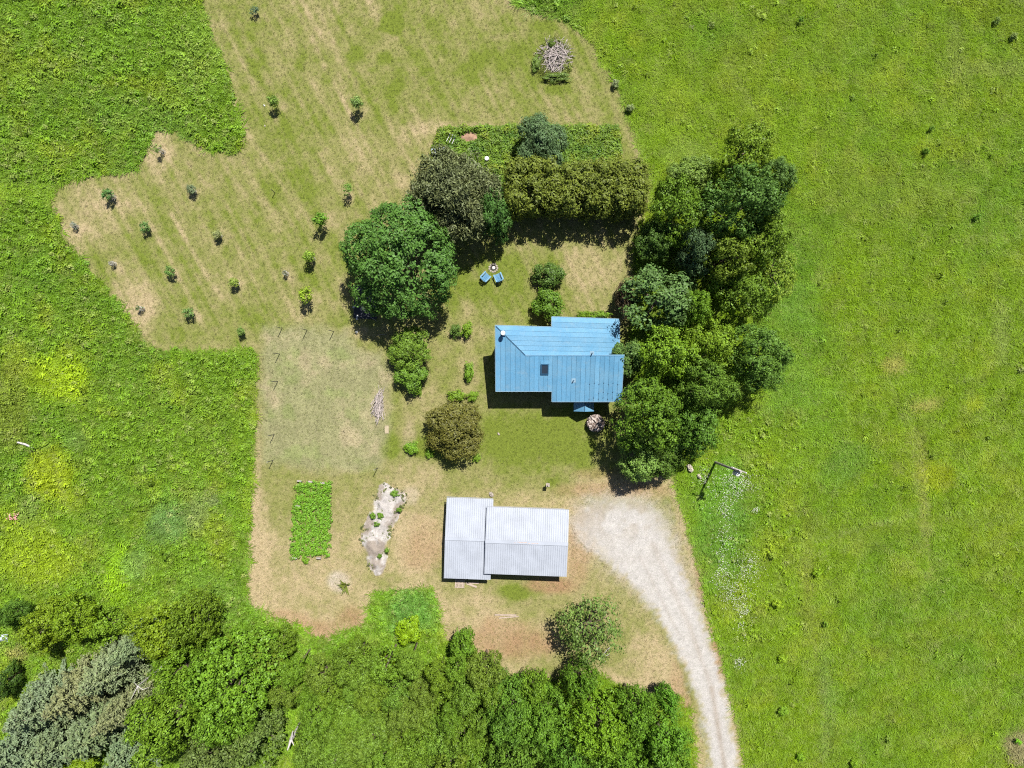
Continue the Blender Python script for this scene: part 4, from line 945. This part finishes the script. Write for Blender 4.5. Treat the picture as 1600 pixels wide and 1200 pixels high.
# pallet, boards, laid poles
pl = P(718.5, 911.5); t = thing('pallet', 'weathered wooden pallet on the ground at the lower eave of the garage', 'pallet', pl, math.radians(-3))
for i in range(7): MB().box((-.42 + i*.14, 0, .125), (.105, .85, .022)).build('slat', M_LUMB, t)
for y in (-.38, 0, .38): MB().box((0, y, .06), (.98, .09, .10)).build('runner', M_LUMB, t)
for px, py, L, wd, a, lb in ((738, 910.5, 1.35, .16, -3, 'pale board lying right of the pallet, upper of the two'), (737, 914, 1.1, .2, -20, 'pale board lying right of the pallet, lower slanted one'),
                             (790, 960.5, 2.2, .14, -1, 'pale timber lying on the bare ground below the garage, upper of the two'), (795, 964, 2.0, .11, 5, 'pale timber lying on the bare ground below the garage, lower of the two')):
    b = P(px, py); mb = MB(); mb.box((0, 0, .05), (L, wd, .06)); mb.box((0, 0, .012), (L*.96, wd*.8, .024))
    o = mb.build('board', M_LUMB, None, (b.x, b.y, .01)); o.rotation_euler = (0, 0, math.radians(a)); tag(o, lb, 'board', 'boards on the ground')
# stones
for px, py, r_k, lb, m_ in ((1077, 731, .36, 'large pale stone at the meadow edge below the trees', plain('pale_stone', (0.384, 0.341, 0.273), .9, .15, 5)), (1091, 743.5, .24, 'small pale stone in the meadow left of the utility pole', plain('cream_stone', (0.409, 0.372, 0.279), .9, .15, 5)), (767.5, 772.5, .27, 'grey stone beside the upper left corner of the garage roof', M_STONE),
                         (779, 678, .14, 'small stump like stone on the lawn right of the olive brown shrub', M_STONE), (413, 165, .10, 'tiny white stone left of a sapling on the upper lawn', M_WHITE), (414, 197, .09, 'tiny pale stone below the white stone on the upper lawn', M_STONE)):
    b = P(px, py); o = link('stone', rock_mesh(r_k, int(px), m_, 1.1), None, (b.x, b.y, 0 if px < 1000 else .28)); o.rotation_euler = (0, 0, .6); o.scale = (.75, 1.25, 1); tag(o, lb, 'stone')
# bird-table post
b = P(855, 755); t = thing('yard_post', 'short post with a pale top on the lawn above the garage', 'post', b)
MB().box((0, 0, .75), (.11, .11, 1.5)).build('shaft', M_LUMB, t); MB().box((0, 0, 1.1), (.30, .26, .28)).build('nest_box', M_LUMB, t); MB().box((0, 0, 1.26), (.36, .34, .03)).build('lid', M_STONE, t)
# tarp and scraps in the shade of the big tree
mb = MB(); n = 14; tw, th = 2.4, 3.4
mb.v = [((i/n - .5)*tw, (j/n - .5)*th, .03 + .07*float(fbm(np.array(i*.5), np.array(j*.5), .7, 3, 3))) for j in range(n + 1) for i in range(n + 1)]
mb.f = [(j*(n + 1) + i, j*(n + 1) + i + 1, (j + 1)*(n + 1) + i + 1, (j + 1)*(n + 1) + i) for j in range(n) for i in range(n)]
b = P(572, 472); o = mb.build('tarp', plain('dark_blue_tarp', (.014, .016, .024), .45, .3, 2), None, (b.x, b.y, 0), True); o.rotation_euler = (0, 0, -.05)
tag(o, 'dark blue tarp on the ground in the shadow of the big round tree', 'tarp')
for i, (px, py) in enumerate(((553, 480), (558.5, 494), (558, 498), (557.5, 519))):
    b = P(px, py); o = link('weight_stone', rock_mesh(.12, 50 + i, M_WHITE, .8), None, (b.x, b.y, .06)); tag(o, 'small white stone by the shaded tarp, ' + ('uppermost one', 'upper of the close pair', 'lower of the close pair', 'lowest one')[i], 'stone', 'white stones on the tarp')
for i, (px, py, L, a) in enumerate(((584, 499, .75, -35), (597, 523.5, .95, 0), (595, 489, .9, 30), (565, 495.5, .35, -10))):
    b = P(px, py); mb = MB(); mb.tube([(-L/2, 0, .02), (0, .03, .04), (L/2, 0, .02)], [.025, .03, .018], 5); o = mb.build('dead_branch', M_DEAD, None, (b.x, b.y, .05)); o.rotation_euler = (0, 0, math.radians(a))
    tag(o, ('fallen stick in the shadow of the big round tree, ' + ('slanting beside the tarp', 'lying level and lowest', 'rising to the right, uppermost', 'short one by the white stones')[i]), 'stick')
# ------------------------------------------------------------------ orchard saplings
M_CAGE = plain('pale_wire', (.55, .54, .52), .6, .15)
cage = MB()
for k in range(5):
    cage.tube([(.20*math.cos(a), .20*math.sin(a), .06 + k*.2) for a in np.linspace(0, 6.283, 13)], [.010]*13, 3, False)
for i in range(14):
    a = i*6.283/14; cage.tube([(.20*math.cos(a), .20*math.sin(a), 0), (.20*math.cos(a), .20*math.sin(a), .95)], [.009, .009], 3, False)
CAGE = cage.mesh('wire_guard', M_CAGE)
SL = ['dark sapling nearest the top edge of the lawn', 'yellow green sapling on the upper lawn, left of the upper pair', 'green sapling on the upper lawn, right of the upper pair', 'caged sapling in the notch of the tall grass', 'dark green sapling at the upper left corner of the orchard',
      'thin caged sapling right of the upper left corner of the orchard', 'faint grey sapling on the left rim of the orchard', 'round green sapling in the second diagonal row, upper one', 'pale caged sapling in the middle of the orchard, upper one', 'bare caged sapling on the left rim of the orchard',
      'green sapling in the second diagonal row, middle one', 'yellow green caged sapling in the middle of the orchard, lower one', 'small green sapling nearest the lower left rim of the orchard', 'green sapling in the second diagonal row, lower one', 'green sapling at the lower right of the orchard near the tall grass',
      'green sapling above left of the big round tree', 'tall bright green sapling left of the big round tree', 'yellow green sapling below the tall bright one', 'tiny grey sapling left of the sapling row by the big tree', 'bright yellow green bushy sapling above the garden plot']
SC = [(10,.9,(.05,.085,.045)),(10,1.7,(.11,.18,.03)),(11,1.9,(.10,.16,.04)),(9,1.5,(.13,.19,.05)),(11,1.4,(.055,.12,.03)),(9,1.1,(.09,.12,.06)),(8,.8,(.12,.14,.10)),(10,1.1,(.065,.12,.03)),(9,1.1,(.14,.16,.06)),(6,.8,(.20,.19,.16)),
      (10,1.2,(.075,.14,.03)),(9,1.3,(.13,.18,.03)),(7,1.0,(.08,.12,.045)),(10,1.3,(.08,.14,.035)),(8,1.2,(.09,.15,.03)),(12,1.9,(.09,.165,.03)),(13,2.4,(.085,.18,.018)),(11,1.9,(.115,.185,.02)),(6,.9,(.09,.11,.06)),(14,2.3,(.14,.21,.015))]
for i, ((px, py), lb, (r, hh, c)) in enumerate(zip(SAPS, SL, SC)):
    me, E, R0, h0 = lib('sap', i % 3); b = P(px, py)
    t = thing('sapling', lb, 'sapling', b, i*1.3, 'orchard saplings'); k = r*S/1.25/R0; hh *= 1.2; zc = hh*.66
    o = link('crown', me, t, (0, 0, zc)); o.scale = (k, k, hh*.40/h0); o.color = (*[q*1.55 for q in c], 1)
    mb = MB(); mb.tube([(0, 0, -.03), (.02, .01, zc*.6), (0, 0, zc)], [.03, .024, .012], 6)
    for j in range(5):
        a = j*1.257 + i; mb.tube([(0, 0, zc*.55), (r*S*.5*math.cos(a), r*S*.5*math.sin(a), zc + hh*.12)], [.014, .005], 4)
    mb.build('trunk', M_BARK, t)
    if i in (3, 4, 5, 6, 8, 9, 11, 12, 17, 18): link('wire_guard', CAGE, t)
# small shrubs out in the right-hand meadow
for px, py, r, c, lb in ((1216, 945, 11, (.16, .21, .015), 'yellow green bush in the right meadow, left of the faint track'), (1206, 869, 9, (.15, .19, .03), 'small yellow green bush below the white flowers in the right meadow'), (1278, 895, 10, (.13, .22, .015), 'lime bush beside the faint track in the right meadow'),
                   (1224, 1030, 10, (.15, .21, .015), 'yellow green bush in the right meadow, lower one by the drive'), (1224, 1112, 11, (.12, .19, .02), 'bush with a long dark shadow low in the right meadow'), (1290, 976, 9, (.08, .14, .02), 'dark bush beside the faint track in the right meadow'),
                   (1252, 1183, 9, (.12, .2, .015), 'bush near the bottom edge of the right meadow, left one'), (1335, 1195, 9, (.13, .2, .015), 'bush at the bottom edge of the right meadow, right one'), (1592, 1160, 8, (.09, .24, .02), 'bright green bush at the right edge by a bare patch'),
                   (1252, 29, 8, (.05, .11, .02), 'dark green bush near the top of the right meadow'), (1448, 236, 9, (.07, .13, .02), 'dark bush in the upper right meadow'), (1457, 200, 7, (.06, .12, .02), 'small dark bush just above the dark bush in the upper right meadow'), (1527, 338, 10, (.06, .14, .02), 'dark green bush at the far right of the meadow'),
                   (985, 168, 9, (.17, .19, .10), 'pale grey bush on the meadow rim right of the lawn, lower one'), (962, 130, 9, (.17, .18, .11), 'pale grey bush on the meadow rim right of the lawn, upper one'), (1558, 32, 8, (.14, .18, .07), 'pale bush near the upper right corner, left one'), (1585, 56, 8, (.17, .20, .09), 'pale bush near the upper right corner, right one')):
    tree('meadow_bush', lb, px, py, r*(.52 if c[0] < .1 else .64), r*(.52 if c[0] < .1 else .64), 1.0, [q*(1.7 if c[0] < .1 else 1.35) for q in c], 'bush', 'bushes scattered in the right meadow', 'bush')
# ------------------------------------------------------------------ vegetable bed, garden bed, sand heap, flowers (stuff)
def leaf_mass(name, poly, step, h, per, leaf, colf, label, cat, pr=.26, hole=0.0):
    xs = [p[0] for p in poly]; ys = [p[1] for p in poly]
    x0, x1 = (min(xs) - 800)*S, (max(xs) - 800)*S; y0, y1 = (600 - max(ys))*S, (600 - min(ys))*S
    X, Y = jitter_grid(x0, y0, x1, y1, step); px, py = to_px(X, Y)
    k = sdist(px, py, poly) < (rng.random(len(X)) - .6)*5; X, Y, px, py = X[k], Y[k], px[k], py[k]
    n = len(X); Z = h*(.55 + .6*fbm(X, Y, 1.3, 81, 3)); r = np.random.default_rng(5)
    d = r.normal(size=(n, per, 3)); d[..., 2] = np.abs(d[..., 2]); d /= np.linalg.norm(d, axis=2)[..., None]
    C = np.stack([X, Y, Z*.5], -1)[:, None] + d*(r.random((n, per))**.4*pr)[..., None]*np.array((1, 1, .9))
    Nr = d*.8 + np.array((0, 0, .7)) + r.normal(size=d.shape)*.3; Nr /= np.linalg.norm(Nr, axis=2)[..., None]
    V, F = quads_from(C.reshape(-1, 3), Nr.reshape(-1, 3), leaf*(.6 + .8*r.random(n*per)), r)
    me = np_mesh(name, V, F, M_LEAF, {'rnd': np.repeat(r.random(n*per), 4), 'clump': np.repeat(np.repeat(r.random(n), per), 4)})
    o = link(name, me); o.color = (*colf, 1); return tag(o, label, cat, kind='stuff')
VEG = [(466, 752), (518, 752), (519, 790), (515, 868), (456, 870), (459, 800)]
leaf_mass('vegetable_crop', VEG, .30, .55, 26, .15, (.115, .25, .016), 'bright green leafy vegetable crop in a rectangular bed', 'crop', .30)
for i, (px, py) in enumerate(((469, 751), (486, 752), (505, 754), (462, 871), (499, 871), (467, 790))):
    b = P(px, py); mb = MB(); mb.box((0, 0, .16), (.42, .10, .30)); mb.box((0, 0, .325), (.46, .16, .03)); o = mb.build('row_marker', M_DEAD, None, (b.x, b.y, 0)); o.rotation_euler = (0, 0, -.1)
    tag(o, 'pale grey board at the edge of the vegetable bed, ' + ('upper left corner', 'middle of the upper edge', 'upper right corner', 'lower left corner', 'lower right corner', 'on the left edge')[i], 'board', 'boards edging the vegetable bed')
tree('weed_clump', 'green clump sticking out below the vegetable bed', 477, 876, 6, 5, .6, (.10, .22, .02), 'bush', None, 'plant')
def garden_bed():
    X, Y = jitter_grid(-9, 19, 12, 27.5, .24); px, py = to_px(X, Y)
    k = (sdist(px, py, GARDEN) < -1) & (np.hypot((px - 733)/17, (py - 215)/10) > 1); X, Y, px, py = X[k], Y[k], px[k], py[k]; n = len(X)
    c = np.array((.115, .20, .014))*(.7 + .6*rng.random(n))[:, None]; f = fbm(X, Y, .8, 91); c = c + (np.array((.20, .24, .015)) - c)*(sstep(.5, .7, f)*.6)[:, None]; c = c + (np.array((.06, .15, .016)) - c)*(sstep(.55, .75, fbm(X, Y, .9, 95))*.7)[:, None]
    s = .8 + 1.0*f + .2*rng.random(n)
    scatter('garden_plants', X, Y, np.zeros(n), rng.integers(3, 7, n), s, c, 'overgrown green and yellow plants of the garden bed', 'plants')
garden_bed()
def mound(name, poly, bbox, hgt, colf, mat, label, cat):
    def zf(px, py):
        e = -sdist(px, py, poly); return hgt*sstep(0, 16, e)*(.1 + 1.5*fbm(px*.065, py*.065, 1.1, 101, 4)**1.5) - .03*(e < 1)
    o = sheet(name, poly, bbox, .12, .02, colf, mat, grow=2, kind=None, zf=zf); return tag(o, label, cat)
SAND = [(602, 752), (615, 762), (632, 765), (637, 780), (628, 797), (622, 815), (612, 835), (606, 858), (607, 878), (597, 900), (586, 900), (573, 882), (568, 862), (562, 838), (567, 822), (577, 798), (584, 776), (592, 757)]
def sand_col(px, py):
    x, y = px*.065, py*.065; c = np.array((.33, .305, .285))*(.62 + .76*fbm(x, y, 3.4, 103, 3))[:, None]
    c = c + (np.array((.20, .165, .135)) - c)*(sstep(.47, .60, fbm(x, y, 1.0, 105))*.85)[:, None]
    e = sdist(px, py, SAND) + (fbm(x, y, 1.5, 109, 4) - .5)*22; return c + (lawn_color(px, py) - c)*sstep(-5, 2, e)[:, None]
mound('gravel_heap', SAND, (-16, -20, -10, -9), .40, sand_col, M_GRAV, 'long pale heap of sand and gravel right of the vegetable bed', 'gravel heap')
for i, (px, py, r, lb) in enumerate(((594, 807, 5, 'round weed near the middle of the gravel heap'), (582, 806, 5, 'weed left of the round weed on the gravel heap'), (589, 819, 4.5, 'weed below the round weed on the gravel heap'), (617, 772, 6, 'green weed near the top of the gravel heap'), (623, 797, 4, 'green weed on the right rim of the gravel heap'), (593, 869, 3.5, 'small weed at the lower end of the gravel heap'), (605, 860, 4, 'dark weed on the lower right rim of the gravel heap'))):
    tree('weed_clump', lb, px, py, r, r, .75, (.10, .165, .03), 'bush', 'weeds on the gravel heap', 'weed')
def heap_weeds():
    X, Y = jitter_grid(-16, -20, -10, -9, .22); px, py = to_px(X, Y)
    k = (sdist(px, py, SAND) < 2) & (fbm(X, Y, 1.0, 115, 3) > .52) & (rng.random(len(X)) < .7); X, Y = X[k], Y[k]; n = len(X)
    c = np.array((.13, .15, .05))*(.6 + .8*rng.random(n))[:, None]
    scatter('heap_weeds', X, Y, np.full(n, .08), rng.integers(3, 9, n), .3 + .35*rng.random(n), c, 'thin low weeds growing over the gravel heap', 'weeds')
heap_weeds()
DIRT = [(717, 212), (728, 206), (740, 207), (750, 217), (752, 224), (735, 223), (722, 222)]
def dirt_col(px, py): return np.array((.27, .17, .115))*(.8 + .4*fbm(px*.065, py*.065, 2, 107, 3))[:, None]
mound('dirt_heap', DIRT, (-6, 24, -2.5, 26), .5, dirt_col, M_GRAV, 'heap of reddish bare earth in the garden bed', 'dirt heap')
for i in range(3):
    b = P(703.5 + i*4.2, 214 + i*2); mb = MB(); mb.box((0, 0, .5), (.035, .03, 1.0)); mb.box((-.12, -.25, .62), (.04, .9, .03), Matrix.Rotation(-.45, 3, 'Z')); o = mb.build('garden_stake', M_WHITE, None, b)
    tag(o, 'white slanting stake in the garden bed, ' + ('left', 'middle', 'right')[i] + ' of three', 'stake', 'white stakes')
b = P(685.5, 237.5, .6); t = thing('garden_table', 'pale blue white slatted table at the left end of the garden bed', 'table', (b.x, b.y, 0), .12)
M_TBL = plain('pale_blue_paint', (0.31, 0.347, 0.434), .5, .15, 6)
for i in range(6): MB().box((-.62 + i*.25, 0, .86), (.15, .62, .03)).build('slat', M_TBL, t)
for x in (-.6, .6):
    for y in (-.25, .25): MB().box((x, y, .42), (.06, .06, .84)).build('leg', M_TBL, t)
b = P(761, 251); t = thing('bucket', 'white upturned bucket among the garden plants', 'bucket', b)
MB().tube([(0, 0, .35), (0, 0, .72), (0, 0, .75)], [.26, .22, .19], 16).build('body', M_WHITE, t); MB().tube([(0, 0, .33), (0, 0, .37)], [.28, .28], 16).build('rim', M_WHITE, t); MB().tube([(0, 0, 0), (0, 0, .35)], [.2, .2], 10).build('stand', M_LUMB, t)
# spiky plant
b = P(541, 914); t = thing('spiky_plant', 'spiky green plant on the bare patch below the vegetable bed', 'plant', b); t.scale = (1.35, 1.35, 1.2)
rr = random.Random(6)
for i in range(16):
    a = rr.uniform(0, 6.283); L = rr.uniform(.5, .95); e = rr.uniform(.25, 1.0); dx, dy = math.cos(a), math.sin(a)
    mb = MB(); wv = .055
    mb.v = [(-dy*wv, dx*wv, .05), (dy*wv, -dx*wv, .05), (dx*L*.5*math.cos(e) + dy*wv*.9, dy*L*.5*math.cos(e) - dx*wv*.9, .08 + L*.6*math.sin(e)), (dx*L*.5*math.cos(e) - dy*wv*.9, dy*L*.5*math.cos(e) + dx*wv*.9, .08 + L*.6*math.sin(e)), (dx*L*math.cos(e), dy*L*math.cos(e), .05 + L*.75*math.sin(e))]
    mb.f = [(0, 1, 2, 3), (3, 2, 4)]; o = mb.build('leaf', M_LEAF, t); o.color = (.17, .21, .03, 1)
MB().tube([(0, 0, 0), (0, 0, .7)], [.03, .015], 5).build('stem', M_BARK, t)
# white wildflowers in the right meadow
def flowers(name, cl, n, size, m, label, cat):
    C = []
    for (px, py, rx, ry, wgt) in cl:
        k = int(n*wgt); C.append(np.stack([px + rng.normal(size=k)*rx, py + rng.normal(size=k)*ry], -1))
    C = np.concatenate(C); f = fbm(C[:, 0]*.065, C[:, 1]*.065, 1.2, 111, 3) > .42; C = C[f]
    X, Y = (C[:, 0] - 800)*S, (600 - C[:, 1])*S; Z = .42 + .22*rng.random(len(X)); k = len(X)
    Nr = np.stack([rng.normal(size=k)*.25, rng.normal(size=k)*.25, np.ones(k)], -1); Nr /= np.linalg.norm(Nr, axis=1)[:, None]
    V, F = quads_from(np.stack([X, Y, Z], -1), Nr, size*(.6 + .8*rng.random(k)), rng, .95)
    return tag(link(name, np_mesh(name, V, F, m)), label, cat, kind='stuff')
M_FLOW = plain('white_petals', (.42, .42, .37), .7, .1, bumps=0)
flowers('white_wildflowers', [(1150, 752, 16, 10, .16), (1135, 780, 14, 14, .10), (1128, 840, 10, 26, .10), (1165, 885, 12, 14, .14), (1122, 890, 8, 14, .10), (1142, 925, 10, 14, .14), (1160, 960, 6, 18, .14), (1150, 1030, 6, 7, .06), (1100, 750, 10, 12, .05), (1178, 795, 3, 3, .02), (1128, 800, 6, 10, .05)], 2400, .062, M_FLOW, 'drift of white wildflowers in the meadow beside the driveway', 'flowers')
flowers('pink_wildflowers', [(26, 806, 4, 4, 1)], 60, .14, plain('pink_petals', (.55, .24, .24), .7, .15, bumps=0), 'small patch of pink flowers in the left meadow', 'flowers')
# dead wood and odds and ends
def branchy(name, label, px, py, z, pts, cat='dead wood'):
    b = P(px, py, z); mb = MB()
    for q in pts: mb.tube([(x*S, -y*S, zz) for x, y, zz in q[0]], q[1], 6)
    return tag(mb.build(name, plain('bleached_wood', (0.384, 0.36, 0.347), .8, .15, 6), None, (b.x, b.y, z)), label, cat)
branchy('dead_branch', 'bare white dead limbs at the lower right of the sparse tree', 940, 1027, 2.2, [([(0, 0, -2.2), (0, 0, 0)], [.07, .06]), ([(0, 0, 0), (6, -14, .6), (18, -27, 1.0)], [.06, .045, .015]), ([(0, 0, 0), (9, -6, .4), (12, -10, .5)], [.045, .03, .012]), ([(0, 0, 0), (-6, 3, .2)], [.04, .012]), ([(0, 0, 0), (6, 6, .1)], [.04, .012]), ([(6, -14, .6), (10, -16, .9)], [.03, .01])])
branchy('dead_snag', 'grey broken snag among the trees at the bottom edge', 455, 1155, 3.0, [([(2, -4, -3), (0, 0, 0)], [.2, .16]), ([(0, 0, 0), (5, -16, .5)], [.16, .05]), ([(0, 0, 0), (-4, 14, .3)], [.15, .05]), ([(0, 0, 0), (6, 6, .4)], [.10, .03]), ([(2, -6, .2), (8, -8, .6)], [.08, .02])])
branchy('dead_branch', 'pale bare dead twigs between the spruces and the green crowns', 215, 1072, 5.5, [([(0, 0, -5.5), (0, 0, 0)], [.08, .05]), ([(0, 0, 0), (10, 3, .3), (20, -1, .4)], [.05, .035, .01]), ([(0, 0, 0), (-3, -8, .3)], [.04, .012]), ([(0, 0, 0), (4, 8, .3)], [.04, .012]), ([(0, 0, 0), (-8, 18, .2)], [.04, .012])])
branchy('fallen_log', 'grey fallen log in the left meadow', 40, 694, .42, [([(-13, -3, 0), (0, 0, .08), (12, 6, 0)], [.09, .11, .07])])
# pale blue tarp at the left edge
mb = MB(); n = 8
mb.v = [((i/n - .5)*1.7, (j/n - .5)*.8, .55*math.exp(-((i/n - .5)**2*6 + (j/n - .5)**2*9)) + .14*float(fbm(np.array(i*.9), np.array(j*.9), .8, 7, 3))) for j in range(n + 1) for i in range(n + 1)]
mb.f = [(j*(n + 1) + i, j*(n + 1) + i + 1, (j + 1)*(n + 1) + i + 1, (j + 1)*(n + 1) + i) for j in range(n) for i in range(n)]
b = P(3, 995); tag(mb.build('tarp', plain('pale_blue_tarp', (0.31, 0.347, 0.422), .5, .2, 3), None, (b.x, b.y, .25), True), 'pale blue white tarp covered heap at the left edge under the dark tree', 'tarp')
b = P(590.5, 671); o = MB().box((0, 0, .02), (.4, .8, .03)).box((0, 0, .045), (.3, .7, .02)).build('plywood_sheet', plain('plywood', (0.298, 0.248, 0.167), .8, .15, 4), None, (b.x + .9, b.y, .006)); tag(o, 'small tan plywood sheet lying below the narrow stick pile', 'board')
print('tris', sum(len(m.polygons)*2 for m in bpy.data.meshes))
